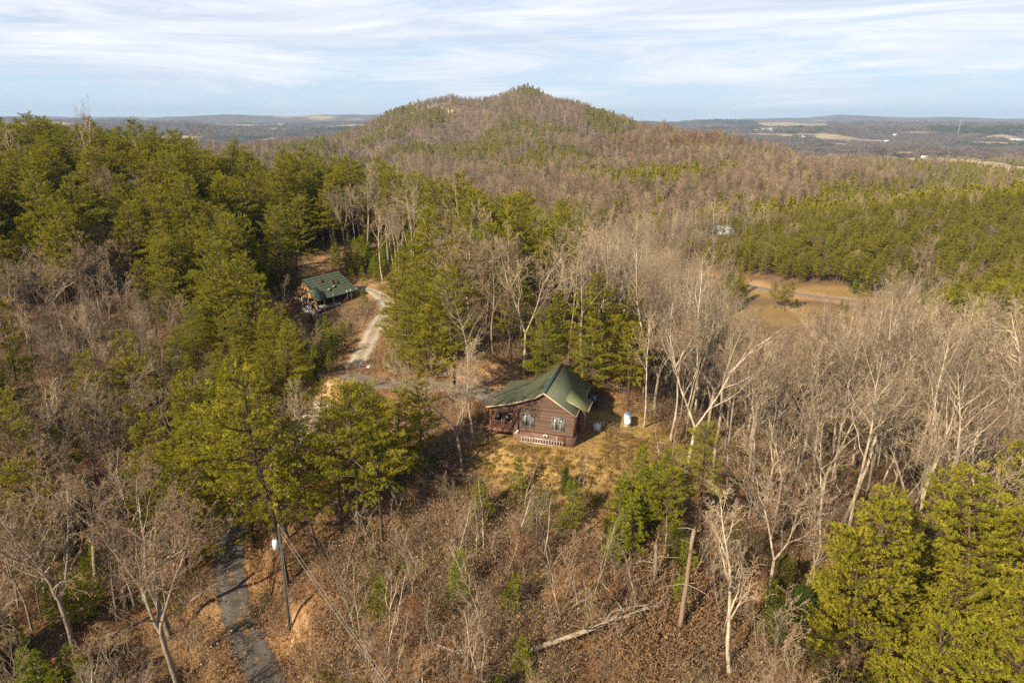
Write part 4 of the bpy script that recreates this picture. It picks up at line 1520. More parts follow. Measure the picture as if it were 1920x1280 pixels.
    b.add(v, [[0, 1, 2], [5, 4, 3]]); b.add(v, [[0, 3, 4, 1], [1, 4, 5, 2], [2, 5, 3, 0]])
    b.box(wx0, wx0 + .1, yc - 2.0, yc - 1.2, -1.6, 1.9)
    b.build('gable', side, o)
    b = MB()
    b.slab([(wx0 - .3, yc - 2.5, 1.62), (-W / 2 + .3, yc - 2.5, 1.62), (-W / 2 + .3, yc + .1, 3.36), (wx0 - .3, yc + .1, 3.36)], .06)
    b.slab([(wx0 - .3, yc + .1, 3.36), (-W / 2 + .3, yc + .1, 3.36), (-W / 2 + .3, yc + 2.8, 1.62), (wx0 - .3, yc + 2.8, 1.62)], .06)
    b.build('wing_roof', roofm, o)
    for px_, py_, m_ in ((wx0 + .1, yc - 1.9, 'white'), (wx0 + .1, yc + 2.1, 'white'), (wx0 + .1, yc + .3, 'grey'), (-2.0, -Dp / 2 - pd, 'grey'), (1.6, -Dp / 2 - pd, 'white'), (2.6, -Dp / 2 - pd, 'white'), (W / 2 - .2, -Dp / 2 - pd, 'grey'), (-4.4, -Dp / 2 - pd, 'white')):
        bx('post', M[m_], o, (px_ - .08, px_ + .08, py_ - .08, py_ + .08, -1.8, 1.95))
    bx('porch_floor', M['concrete'], o, (-W / 2, W / 2, -Dp / 2 - pd - .2, -Dp / 2 - .02, -.35, -.1), (wx0, -W / 2 - .02, yc - 2, yc + 2.1, -.5, -.3))
    bx('porch_wall', M['white'], o, (wx0 + .1, wx0 + .2, yc - 1.1, yc + 1.9, -1.5, -.4), (wx0 + .1, wx0 + .2, yc - .2, yc + 1.2, -.2, .35))
    bx('junk_panel', M['grey'], o, (1.2, 3.4, -Dp / 2 - pd - .6, -Dp / 2 - pd - .4, -1.0, -.15))
    return x, y


def small_house(x, y, rz, w_, d, h, label, wallm, roofm, dark=True, name='house'):
    z = float(height(np.array([x]), np.array([y]))[0])
    o = thing(name, label, 'house' if name == 'house' else name.replace('_', ' '), (x, y, z), rz)
    b = MB(); b.box(-w_ / 2, w_ / 2, -d / 2, d / 2, -2, h)
    for sx in (-1, 1):
        xx = sx * w_ / 2
        b.add([[xx, -d / 2, h], [xx, d / 2, h], [xx, 0, h + d * .28]], [[0, 1, 2]])
    b.build('wall', wallm, o)
    b = MB(); s = d * .28 / (d / 2)
    b.slab([(-w_ / 2 - .4, -d / 2 - .4, h - .4 * s + .05), (w_ / 2 + .4, -d / 2 - .4, h - .4 * s + .05), (w_ / 2 + .4, 0, h + d * .28 + .05), (-w_ / 2 - .4, 0, h + d * .28 + .05)], .15)
    b.slab([(-w_ / 2 - .4, 0, h + d * .28 + .05), (w_ / 2 + .4, 0, h + d * .28 + .05), (w_ / 2 + .4, d / 2 + .4, h - .4 * s + .05), (-w_ / 2 - .4, d / 2 + .4, h - .4 * s + .05)], .15)
    b.build('roof', roofm, o)
    n = max(2, int(w_ / 4))
    for i in range(n):
        xx = -w_ / 2 + w_ * (i + .5) / n
        bx('window', M['glass'], o, (xx - .6, xx + .6, -d / 2 - .05, -d / 2 - .01, h * .35, h * .75))
    return o


cabin()
propane_tank()
POLE = utility_pole()
derelict_house()

# distant buildings seen among the far woods
FARH = [
    (845, 213, 'tan house with pale roof in the clearing high on the mountain', 'tan', 14, 9, 5),
    (830, 213, 'tiny white shed left of the tan mountain house', 'white', 5, 5, 3.5),
    (693, 249, 'dark-roofed chalet on the left flank of the mountain', 'chalet', 16, 12, 7),
    (1356, 436, 'grey metal-roofed shed on the edge of the valley pines', 'shed', 12, 7, 3.2),
    (1340, 437, 'small pale outbuilding left of the valley shed', 'shed', 5, 4, 2.6),
    (1557, 293, 'white house on the bare knoll behind the brown woods', 'white', 22, 11, 7),
    (1545, 294, 'low tan shed left of the white knoll house', 'tan', 14, 8, 4),
    (1722, 280, 'long white barn out in the right-hand valley', 'white', 46, 16, 8),
    (1707, 301, 'white farmhouse in the valley, nearer and left of the long barn', 'white', 18, 10, 7),
    (1731, 295, 'small white cottage just right of the valley farmhouse', 'white', 14, 9, 6),
    (1827, 284, 'white house beside the tan field at far right', 'white', 20, 12, 8),
    (1662, 264, 'pale farm building at the end of the narrow yellow field', 'white', 30, 14, 8),
    (1677, 252, 'white shed left of the big tan hill field', 'white', 24, 14, 8),
    (1905, 262, 'long white warehouse at the right edge of the plain', 'white', 70, 24, 9),
    (1854, 256, 'tan farmhouse beyond the long green wood', 'tan', 26, 14, 9),
    (1504, 257, 'white house at the left end of the right-hand plain', 'white', 26, 14, 9),
    (1440, 243, 'long row of pale sheds on the plain right of the mountain', 'white', 110, 30, 9),
    (1415, 245, 'pale shed left of the long row on the plain', 'tan', 50, 22, 9),
    (498, 241, 'white barn on the plain left of the mountain', 'white', 60, 26, 10),
    (526, 238, 'white warehouse far out on the left plain', 'white', 70, 30, 12),
    (512, 246, 'cluster of low white sheds on the left plain', 'white', 80, 26, 9),
    (604, 235, 'pale barn just left of the mountain foot', 'white', 50, 26, 11),
    (580, 279, 'white cottage on the dark lower flank left of the mountain', 'white', 13, 9, 6),
]
greyroof = simple('far_grey_roof', (0.32, 0.33, 0.34), .6, .3, .1)
for hx, hy, lab, kd, w_, d_, h_ in FARH:
    gx, gy = ray_ground(hx, hy, lambda a, b: height(a, b))
    wm = {'tan': simple('tan_wall', (0.55, 0.45, 0.30)), 'white': M['white'], 'chalet': simple('brown_wall', (0.12, 0.08, 0.06)), 'shed': M['grey']}[kd]
    rm = {'tan': simple('pale_roof', (0.62, 0.52, 0.38)), 'white': M['white'], 'chalet': greyroof, 'shed': greyroof}[kd]
    small_house(gx, gy, R(random.Random(hx).uniform(-25, 25)), w_, d_, h_, lab, wm, rm, name='shed' if kd == 'shed' or 'shed' in lab.split() and w_ < 30 else 'house')


def radio_mast():
    x, y = ray_ground(1794, 252, lambda a, b: height(a, b))
    z = float(height(np.array([x]), np.array([y]))[0])
    dd = proj(x, y, z)[2]
    H = 26 * dd / F / .95
    o = thing('radio_mast', 'tall thin lattice radio mast standing on the right-hand plain', 'mast', (x, y, z))
    b = MB()
    for k in range(3):
        a = k * 2.094
        b.tube([(1.6 * math.cos(a), 1.6 * math.sin(a), 0), (.8 * math.cos(a), .8 * math.sin(a), H)], [.3, .2], 4)
    n = 24
    for i in range(n):
        for k in range(3):
            a, a2 = k * 2.094, (k + 1) * 2.094
            r0 = 1.6 - .8 * i / n; r1 = 1.6 - .8 * (i + 1) / n
            b.tube([(r0 * math.cos(a), r0 * math.sin(a), H * i / n), (r1 * math.cos(a2), r1 * math.sin(a2), H * (i + 1) / n)], [.12, .12], 3)
    b.build('lattice', M['white'], o)
    b = MB(); b.tube([(0, 0, H), (0, 0, H * 1.05)], [.3, .15], 5); b.build('antenna', M['grey'], o)


radio_mast()


def small_things():
    # pale plastic scrap by the lane
    x, y, z = at(691, 692)
    b = MB(); b.slab([(-.35, -.1, .1), (.3, -.2, .25), (.4, .3, .55), (-.25, .35, .4)], .05); b.box(-.1, .15, -.1, .12, 0, .2)
    o = b.build('plastic_bag', simple('pale_plastic', (0.7, 0.68, 0.8), .4)); o.location = (x, y, z)
    tag(o, 'pale crumpled plastic bag beside the lane junction', 'litter')
    # bird high in the sky
    d = 160.0
    a, bb = (295 - 960) / F, (640 - 22) / F
    o = thing('bird', 'tiny dark bird flying in the upper left sky', 'bird', (a * d, d * (CP + bb * SP), CAM_Z + d * (-SP + bb * CP)), .6)
    b = MB(); b.tube([(-.3, 0, 0), (-.1, 0, 0), (.12, 0, .01), (.3, 0, .04), (.38, 0, .03)], [.02, .07, .08, .05, .01], 8)
    o.scale = (.5, .5, .5); b.build('body', M['black'], o)
    for s_ in (-1, 1):
        b = MB(); b.slab([(-.1, 0, .02), (.12, 0, .02), (.0, s_ * .7, .16), (-.12, s_ * .65, .15)], .02); b.build('wing', M['black'], o)


small_things()


def dead_wood():
    def log(name, pa, pb, r, lab, m, branches=0, seed=0, lift=.1, cat='log', group=None):
        A, B = np.array(at(*pa)), np.array(at(*pb))
        A[2] += r + lift * .35; B[2] += r + lift
        rng = np.random.default_rng(seed)
        o = thing(name, lab, cat, tuple(A), 0, group)
        n = 12
        t = np.linspace(0, 1, n)[:, None]
        P = (B - A) * t + np.c_[rng.normal(size=(n, 3)) * r * .25]
        b = MB(); b.tube(P, r * (1 - .45 * t[:, 0]), 9, 0, True)
        b.build('trunk', m, o, True)
        if branches:
            c = MB()
            for k in range(branches):
                f = rng.uniform(.45, 1)
                s = P[int(f * (n - 1))]
                d = unit((B - A) / np.linalg.norm(B - A) * .7 + rng.normal(size=3) * .6 + [0, 0, .45])
                pp, qq = limb(rng, s, d, rng.uniform(1.5, 4.5), r * .35, .02, 6, .22, .0)
                c.tube(pp, qq, 5)
                for j in range(5):
                    i = rng.integers(1, 6)
                    p2, q2 = limb(rng, pp[i], unit(rng.normal(size=3) + d), rng.uniform(.6, 1.9), .03, .01, 4, .3, 0)
                    c.tube(p2, q2, 4)
            c.build('branch', m, o)
        return o
    log('fallen_tree', (965, 1246), (1255, 1155), .25, 'large bleached fallen tree with bare limbs across the lower clearing', M['deadwood'], 18, 1, 1.6, 'fallen tree')
    log('fallen_log', (782, 1193), (918, 1252), .12, 'thin pale log lying lower left of the big fallen tree', M['deadwood'], 3, 2, cat='log')
    log('fallen_log', (898, 1086), (950, 1102), .10, 'short pale log in the brush midway down the clearing', M['deadwood'], 2, 3)
    log('fallen_log', (1000, 1133), (1055, 1152), .10, 'pale log just above the big fallen tree', M['deadwood'], 3, 4)
    log('fallen_log', (650, 1268), (708, 1256), .07, 'small bleached stick-like log at the bottom edge of the clearing', M['deadwood'], 1, 5)
    log('fallen_log', (1530, 957), (1610, 942), .16, 'pale log hung among the bare trees on the right slope', M['deadwood'], 2, 6, 1.8)
    log('fallen_log', (1140, 1190), (1190, 1120), .12, 'crooked pale limb leaning over the brush pile', M['deadwood'], 5, 7, 1.2)
    # standing barkless trunk and the snag beside it
    for (bx_, by_, tx, ty, r, lab, m, s) in ((1273, 1203, 1305, 995, .24, 'tall leaning barkless reddish trunk standing in the brush pile', M['redwood'], 1),
                                             (1228, 1118, 1234, 1022, .22, 'grey broken snag behind the leaning barkless trunk', M['greybark'], 2)):
        x, y, z = at(bx_, by_)
        h = y * (tandep(by_) - tandep(ty))
        xt = px_x(tx, y, z + h)
        rng = np.random.default_rng(s)
        o = thing('dead_trunk', lab, 'dead trunk', (x, y, z))
        n = 10; t = np.linspace(0, 1, n)
        P = np.c_[(xt - x) * t, .3 * t, (h + .5) * t - .5] + rng.normal(size=(n, 3)) * .03
        b = MB(); b.tube(P, r * (1 - .35 * t), 10, 0, True); b.build('trunk', m, o, True)
        c = MB()
        for k in range(9):
            i = rng.integers(4, n)
            d = unit(np.array([rng.normal(), rng.normal(), .2]))
            pp, qq = limb(rng, P[i], d, rng.uniform(.5, 2.4), .04, .012, 5, .2, -.02); c.tube(pp, qq, 4)
        c.build('branch', M['deadwood'], o)
    # brush pile of dead leafy branches round the fallen tree
    return


dead_wood()

# ------------------------------------------------------------------ which kind of wood stands where (read from the photograph, 80 x 40 px cells, row 0 at y=160)
ROWS = [
    "mmmmmmmmmmmmgmmmmmmmmmmm",  # 160
    "mmmmmmmmmmmmmmmmmmmmmmmm",  # 200
    "PPPPmmmmmmmmmmmmmrmmmmmm",  # 240
    "PPPPPpmmmmmmmmmmrmmmmmmm",  # 280
    "PPPPPPPPPmmmmrmmmmmmmmgg",  # 320
    "PpPPPpPPPPmmmmmmmmmggggg",  # 360
    "PPGPPPPPBPPPmmmmmmgggggg",  # 400
    "PPGPPpPPBBPPPpmmmggggggg",  # 440
    "pPGpPPPPyyBPPpBBmggggcgg",  # 480
    "GGGPPPy.yPBPpBBBsgggccsg",  # 520
    "GGGGqPq..PPpBBBBs...sgPP",  # 560
    "GGGGqqqyk.PPPPPBBB.BBBPP",  # 600
    "GGGGqqqyyPPPPPPBBBBBBBBB",  # 640
    "GGGGqqqyyPPP...BBBBBBBBB",  # 680
    "pGGqqqqyPPp....BBBBBBBBB",  # 720
    "GGGqqqGBPPP.....BBBBBBBB",  # 760
    "GGGGPqqBPPp....sBBBBBBBB",  # 800
    "GGGqPqPPPPs....sPBBBBBBB",  # 840
    "pGqPPPPPPPs.ssyyPGBBBBBB",  # 880
    "pqGPPPPPPPsyssyyPGGGBBBB",  # 920
    "GGGGPPPPPssysyyyPBGGGGpp",  # 960
    "GyGGP.PPPsssssyysGGGpPpP",  # 1000
    "GGyGP.pPssssssssGBGGpPpp",  # 1040
    "GGGys.pssssssssssBccpPpP",  # 1080
    "GyGGs..pssssysssssccPPPP",  # 1120
    "GGyGs..psssssssssscccPPP",  # 1160
    "yGGys..yssssysssssGcPPPP",  # 1200
    "yyGGGs.sssssysssssGGyPPP",  # 1240
    "yyGGGs.sssssssssssGGyPPP",  # 1280
    "yyGGGs.sssssssssssGGyPPP",
    "yyGGGs.sssssssssssGGyPPP",
]
for r_ in ROWS:
    assert len(r_) == 24, r_
CELL = np.array([[ord(ch) for ch in r_] for r_ in ROWS])


def cell(u, v, rng):
    uu = u + rng.normal(size=len(u)) * 17
    vv = v + rng.normal(size=len(u)) * 9
    i = np.clip(np.floor((vv - 140) / 40), 0, len(ROWS) - 1).astype(int)
    j = np.clip(np.floor(uu / 80), 0, 23).astype(int)
    return CELL[i, j]


# picture areas that taller things in front must not hide: (x0, y0, x1, y1, depth Y of what stands there)
GUARD = [(806, 600, 935, 880, 64), (912, 738, 976, 818, 69.5), (908, 682, 1112, 845, 66), (1085, 742, 1215, 830, 69), (552, 500, 664, 588, 122), (640, 590, 728, 718, 86), (658, 540, 736, 600, 118),
         (492, 955, 570, 1190, 53), (425, 1085, 520, 1280, 50), (850, 716, 910, 745, 77), (960, 1150, 1260, 1250, 46), (1262, 985, 1320, 1205, 49),
         (1325, 424, 1385, 438, 390), (1380, 520, 1600, 556, 236), (1430, 575, 1500, 600, 200), (505, 985, 640, 1280, 49), (586, 480, 625, 500, 150), (1160, 765, 1205, 832, 72)]


def guarded(u0, u1, v0, v1, Y):
    bad = np.zeros(len(Y), bool)
    for x0, y0, x1, y1, yy in GUARD:
        bad |= (Y < yy) & (u1 > x0) & (u0 < x1) & (v1 > y0) & (v0 < y1)
    return bad


def footprints(x, y, pad=0.0):
    """True where no tree may stand: roads, buildings, tank"""
    bad = road_dist(x, y, (0, 1)) < 1.0 + pad
    bad |= road_dist(x, y, (2,)) < 6.5
    c, s = math.cos(CAB_ROT), math.sin(CAB_ROT)
    dx, dy = x - CAB[0], y - CAB[1]
    lx, ly = dx * c + dy * s, -dx * s + dy * c
    bad |= (lx > -4.4) & (lx < 9.6) & (ly > -1.2) & (ly < 10.2)
    bad |= np.hypot(x + 37, y - 131) < 7.8
    bad |= np.hypot(x + 43, y - 123.5) < 8.0
    bad |= np.hypot(x - 14, y - 73.5) < 2.6
    bad |= np.hypot(x - POLE[0], y - POLE[1]) < 1.2
    u, v, _ = proj(x, y, height(x, y))
    bad |= (u > 1385 + 40 * fbm(x / 9, y / 9, 2)) & (u < 1590 + 50 * fbm(x / 11, y / 11, 2)) & (v > 529) & (v < 590 + 60 * fbm(x / 8, y / 8, 2)) & (y > 180)
    return bad


# horizon scan: can the top of a tree at (x, y) be seen over the land in front of it?
_az = np.radians(np.arange(-50, 50.01, 0.5))
_rr = np.exp(np.linspace(math.log(25), math.log(60000), 900))
_hz = height((_rr[:, None] * np.sin(_az)[None]).ravel(), (_rr[:, None] * np.cos(_az)[None]).ravel()).reshape(len(_rr), len(_az))
_elv = (_hz - CAM_Z) / _rr[:, None]
_max = np.maximum.accumulate(_elv, 0)


def visible(x, y, top):
    r = np.hypot(x, y)
    j = np.clip(np.round((np.degrees(np.arctan2(x, y)) + 50) / 0.5), 0, len(_az) - 1).astype(int)
    i = np.clip(np.searchsorted(_rr, r * 0.97) - 1, 0, len(_rr) - 1)
    return (top + 3 - CAM_Z) / r > _max[i, j]


def grid(spacing, rmin, rmax, seed, jit=0.45, margin=140):
    rng = np.random.default_rng(seed)
    xm = 0.80 * rmax + 12
    X, Y = np.meshgrid(np.arange(-xm, xm, spacing), np.arange(max(6, rmin * .6), rmax, spacing))
    x = X.ravel() + rng.uniform(-jit, jit, X.size) * spacing
    y = Y.ravel() + rng.uniform(-jit, jit, X.size) * spacing
    r = np.hypot(x, y)
    k = (r > rmin) & (r < rmax) & (np.abs(x) < 0.80 * y + 16)
    x, y = x[k], y[k]
    z = height(x, y)
    u, v, d = proj(x, y, z)
    k = (u > -margin) & (u < 1920 + margin) & (v > 120)
    return x[k], y[k], z[k], u[k], v[k], d[k], rng


LANDMARK = [('brown cabin', 3, 71), ('propane tank', 14, 73.5), ('utility pole', POLE[0], POLE[1]), ('derelict house', H2_P[0], H2_P[1]),
            ('lane bend', *gpos(730, 572)), ('lane junction', *gpos(655, 700)), ('fallen tree', *gpos(1100, 1200)), ('valley road', *gpos(1640, 566)),
            ('valley shed', *gpos(1356, 436)), ('valley field', *gpos(1470, 590))]
USED = set()


def where(x, y):
    best = sorted(LANDMARK, key=lambda l: math.hypot(x - l[1], y - l[2]))
    return best


def label_for(words, x, y):
    for l in where(x, y)[:4]:
        dx, dy = x - l[1], y - l[2]
        a, b = abs(round(dx)), abs(round(dy))
        s1 = '%d m %s' % (a, 'right' if dx > 0 else 'left')
        s2 = '%d m %s' % (b, 'beyond' if dy > 0 else 'nearer than')
        for t in ('%s, %s of and %s the %s' % (words, s1, s2, l[0]),):
            if t not in USED:
                USED.add(t)
                return t
    for q in range(99):
        s1 = '%.1f m %s' % (abs(dx), 'right' if dx > 0 else 'left')
        t = '%s, %s of and %s the %s' % (words, s1, s2, l[0])
        USED.add(t)
        return t


KINDINFO = {
    'pine': ('pine_tree', 'pine tree', 'pine'), 'bigpine': ('pine_tree', 'pine tree', 'pine'),
    'youngpine': ('young_pine', 'young pine', 'young'), 'cedar': ('cedar_tree', 'cedar tree', 'young'),
    'bare': ('bare_tree', 'bare tree', 'bare'), 'grey': ('bare_tree', 'bare tree', 'bare'), 'spreading': ('bare_tree', 'bare tree', 'bare'),
    'oak': ('bare_tree', 'bare tree', 'bare'), 'rustoak': ('leafy_oak', 'oak tree', 'young'), 'sapling': ('sapling', 'sapling', 'sapling')}
GROUPS = {'pine_tree': 'pines in the woods around the cabin', 'young_pine': 'young bright green pines', 'cedar_tree': 'dark conical cedars in the clearing and valley',
          'bare_tree': 'leafless trees in the woods around the cabin', 'leafy_oak': 'small oaks still holding brown leaves', 'sapling': 'thin leafless saplings in the clearing'}
WORDS = {'pine': ('tall', 'green pine'), 'bigpine': ('big', 'broad green pine'), 'youngpine': ('small', 'bright green pine'), 'cedar': ('small', 'dark green cedar'),
         'bare': ('tall', 'pale leafless tree'), 'grey': ('slender', 'grey leafless tree'), 'spreading': ('large', 'pale leafless tree'),
         'oak': ('wide', 'sparse-leaved oak'), 'rustoak': ('small', 'brown-leaved oak'), 'sapling': ('thin', 'bare sapling')}


def plant(kind, var, x, y, z, s, rz, label=None, tilt=(0, 0)):
    t, c, H, rad, full = KIND[kind][var % len(KIND[kind])]
    nm, cat, _ = KINDINFO[kind]
    a, b = WORDS[kind]
    if kind not in ('youngpine', 'cedar', 'rustoak', 'oak'):
        a = {True: a, False: 'medium' if H * s > 12 else 'low'}[H * s > (15 if kind != 'sapling' else 0)]
    o = thing(nm, label or label_for(a + ' ' + b, x, y), cat, (x, y, z), rz, GROUPS[nm], tilt)
    o.scale = (s, s, s)
    link('trunk', t, o)
    link('crown', c, o)
    return o


TREES = []      # kind, var, x, y, z, scale, rz, depth, v


def gather():
    # r < 300 m: full detail
    spec = {'P': (3.4, [('pine', .86), ('grey', .08), ('bare', .06)]), 'p': (4.0, [('pine', .5), ('grey', .5)]), 'B': (4.5, [('bare', .78), ('grey', .14), ('spreading', .04), ('oak', .04)]),
            'q': (2.9, [('pine', .62), ('grey', .22), ('youngpine', .16)]), 'G': (3.4, [('grey', .80), ('bare', .10), ('pine', .04), ('oak', .06)]), 'y': (2.3, [('youngpine', .85), ('cedar', .15)]),
            's': (1.65, [('sapling', .56), ('grey', .045), ('youngpine', .025), ('rustoak', .05), ('cedar', .02), ('none', .30)]),
            'c': (2.7, [('cedar', .75), ('youngpine', .2), ('grey', .05)]), 'm': (4.9, [('grey', .50), ('bare', .30), ('pine', .18), ('rustoak', .02)]),
            'r': (5, [('rustoak', .4), ('grey', .4), ('pine', .2)]), 'g': (3.5, [('pine', .82), ('youngpine', .13), ('grey', .05)])}
    taken = []
    for n, (ch, (sp, mix)) in enumerate(spec.items()):
        x, y, z, u, v, d, rng = grid(sp, 16, 460, 40 + n)
        hh = {'s': 3, 'y': 3, 'c': 3, 'q': 6}.get(ch, 10)
        uu, vv, _ = proj(x, y, z + hh)
        k = (cell(uu, vv, rng) == ord(ch)) & ~footprints(x, y, 1.2)
        x, y, z, u, v, d = (q[k] for q in (x, y, z, u, v, d))
        # gaps in the canopy
        gap = fbm(x / 14, y / 14, 2) > (0.34 if ch in 'P' else 0.42)
        kk = ~gap if ch not in 'syc' else np.ones(len(x), bool)
        kinds = rng.choice(len(mix), len(x), p=[m_[1] for m_ in mix])
        for i in np.where(kk)[0]:
            kd = mix[kinds[i]][0]
            if kd == 'none':
                continue
            var = int(rng.integers(0, 99)) % len(KIND[kd])
            H, rad = KIND[kd][var][2:4]
            s = rng.uniform(.70, 1.14)
            if kd == 'pine':
                s *= .72 if ch in 'g' or (d[i] > 180 and u[i] > 1150) else 1.0
                if ch == 'P' and 920 < u[i] < 1260 and d[i] < 125:
                    s *= .72
            if ch == 'q' and kd in ('pine', 'grey'):
                s *= .62 if kd == 'pine' else .75
            if kd == 'sapling':
                s *= rng.uniform(.6, 1.15)
            if kd in ('grey', 'bare', 'oak') and ch == 's':
                s *= .42
            if ch in 'gc' and d[i] > 200:
                s *= .9
            if kd == 'rustoak':
                s *= .5 if ch == 's' else .9
            if kd == 'youngpine':
                s *= rng.uniform(.35, .9)
            if kd == 'cedar':
                s *= rng.uniform(.35, .95)
            if kd in ('grey', 'bare') and u[i] < 500 and d[i] < 150:
                s *= .8
            TREES.append((kd, var, x[i], y[i], z[i], s, rng.uniform(0, 6.28), d[i], H * s, rad * s))
    return


gather()

# single trees read off the photograph: kind, variant, foot pixel, top pixel y, turn, label
HERO = [
    ('spreading', 1, 868, 886, 612, 0.6, 'tall pale tree with dark trunk standing left in front of the cabin porch'),
    ('bare', 3, 887, 822, 560, 1.0, 'slim dark-trunked tree between the porch and the big pale tree'),
    ('bigpine', 1, 851, 742, 497, 2.0, 'tall solitary pine with bare lower trunk left of the cabin by the drive'),
    ('pine', 4, 543, 1098, 695, 4.0, 'tall dark-trunked pine directly behind the utility pole'),
    ('bigpine', 2, 1312, 1015, 792, 1.0, 'broad pale green pine standing alone right of the yard'),
    ('bigpine', 0, 1688, 1132, 872, .3, 'largest leaning pine at lower right with bright yellow-green crown'),
    ('bigpine', 1, 1830, 1235, 930, 3.3, 'big pine right of the largest leaning pine near the right edge'),
    ('bigpine', 2, 1905, 1180, 900, 5.3, 'big pine cut by the right edge of the picture'),
    ('bare', 0, 1590, 1006, 640, 0, 'straight pale tree on the open leaf-covered right slope'),
    ('spreading', 0, 1568, 900, 590, 1.9, 'white-barked spreading tree centre right above the leafy slope'),
    ('spreading', 2, 1693, 905, 575, .2, 'biggest white-barked tree forking low at right'),
    ('spreading', 4, 1893, 905, 570, 2.2, 'pale heavy-trunked tree near the right edge'),
    ('spreading', 4, 1372, 1275, 960, 1.1, 'white-barked tree at the bottom right of the brush pile'),
    ('bare', 5, 1408, 952, 700, 1.0, 'crooked pale tree just right of the broad pine'),
    ('bare', 7, 1462, 1000, 720, 3.0, 'pale straight tree on the slope left of the open leaf patch'),
    ('bare', 1, 1207, 800, 600, 2.0, 'thin pale tree at the yard edge right of the propane tank'),
    ('bare', 3, 1258, 828, 600, 4.0, 'thin pale tree behind the broad pine at the yard corner'),
    ('oak', 0, 141, 1228, 925, 0.4, 'grey tree with a few dead leaves at bottom left'),
    ('oak', 1, 322, 1195, 860, 2.4, 'widest dark-limbed tree at lower left beside the lane'),
    ('spreading', 1, 566, 868, 712, 3.4, 'white-barked tree rising from the pines left of the cabin'),
    ('spreading', 0, 248, 405, 300, 1.0, 'lone bare tree among the pines on the left ridge'),
    ('bare', 2, 655, 455, 318, 1.0, 'left white tree on the ridge behind the derelict house'),
    ('bare', 4, 716, 470, 345, 2.6, 'right white tree on the ridge behind the derelict house'),
    ('bare', 7, 745, 480, 372, 4.6, 'smaller white tree beside the right white ridge tree'),
    ('spreading', 2, 880, 608, 402, 2.9, 'big bare tree behind the solitary pine left of centre'),
    ('sapling', 2, 662, 745, 678, 1.0, 'small bare sapling standing at the lane junction'),
    ('pine', 5, 772, 716, 545, 1.0, 'pine at the drive edge, left of the solitary tall pine'),
    ('pine', 2, 806, 702, 520, 2.0, 'full pine just left of the solitary tall pine'),
    ('pine', 5, 748, 688, 520, 3.0, 'pine on the right shoulder of the pale upper drive'),
    ('pine', 7, 786, 668, 490, 4.0, 'pine in the middle of the clump right of the upper drive'),
    ('pine', 2, 832, 690, 525, 5.0, 'pine behind and left of the solitary tall pine'),
    ('pine', 5, 762, 640, 478, .4, 'pine right of the upper bend of the drive'),
    ('pine', 0, 815, 648, 480, 1.6, 'pine at the back of the clump right of the upper drive'),
    ('pine', 2, 602, 812, 722, 1.0, 'low pine hiding the lane just below the junction'),
    ('pine', 5, 560, 838, 712, 2.0, 'low bushy pine left of the hidden lane below the junction'),
    ('pine', 7, 650, 800, 724, 3.0, 'low pine right of the hidden lane below the junction'),
    ('pine', 0, 700, 806, 726, 4.0, 'low pine in front of the cabin drive, nearest the junction'),
    ('pine', 2, 700, 960, 765, 1.0, 'full pine in the green clump left of the cabin'),
    ('pine', 5, 752, 918, 735, 2.0, 'full pine nearest the porch in the green clump left of the cabin'),
    ('pine', 0, 640, 985, 770, 5.0, 'pine left of centre in the green clump between lane and cabin'),
    ('pine', 6, 795, 880, 722, 3.0, 'pine at the right end of the green clump, near the drive'),
    ('pine', 2, 598, 1030, 800, 2.6, 'pine right of the utility pole at the edge of the clump'),
    ('pine', 5, 480, 1035, 800, .4, 'pine leaning over the lane left of the utility pole'),
    ('pine', 0, 385, 1050, 815, 1.4, 'pine on the left bank of the dark lower lane'),
    ('pine', 6, 412, 985, 770, 3.9, 'pine at the left edge of the lane where it enters shade'),
    ('pine', 2, 350, 1090, 860, 5.4, 'lower pine left of the lane behind the wide bare tree'),
    ('pine', 4, 455, 930, 720, 2.2, 'tall pine above the shaded bend of the lower lane'),
    ('youngpine', 0, 955, 1158, 1085, 1.0, 'small yellow-green pine alone in the middle of the clearing'),
    ('youngpine', 1, 905, 985, 905, 1.0, 'bright small pine at the upper left edge of the clearing'),
    ('youngpine', 3, 985, 1260, 1200, 2.0, 'small pine beside the butt of the fallen tree'),
    ('cedar', 0, 1500, 1190, 1095, 1.0, 'dark cedar left of the largest leaning pine'),
    ('cedar', 1, 1462, 1215, 1125, 3.0, 'leftmost low dark cedar of the dark thicket at lower right'),
    ('cedar', 2, 1530, 1235, 1130, 5.0, 'lowest dark cedar in the front of the dark thicket at lower right'),
    ('cedar', 1, 1545, 1170, 1078, 4.0, 'dark cedar at the back of the dark thicket at lower right'),
    ('cedar', 2, 1590, 1200, 1100, 2.0, 'dark cedar under the largest leaning pine'),
    ('youngpine', 2, 1190, 1045, 925, 2.0, 'tallest bright pine in the thicket below the yard'),
    ('youngpine', 0, 1150, 1060, 960, .7, 'bright pine left of the tallest thicket pine'),
    ('rustoak', 0, 1700, 372, 348, .7, 'brown-leaved tree on the crest of the valley pines'),
]
HX = []
for kd, var, bx_, by_, ty, rz, lab in HERO:
    x, y, z = at(bx_, by_)
    h = y * (tandep(by_) - tandep(ty))
    H = KIND[kd][var % len(KIND[kd])][2]
    plant(kd, var, x, y, z, h / H, rz, lab)
    HX.append((x, y, kd))
HX = [(a, b, 2.2 if k in ('bare', 'sapling', 'youngpine', 'cedar') else 3.2) for a, b, k in HX]


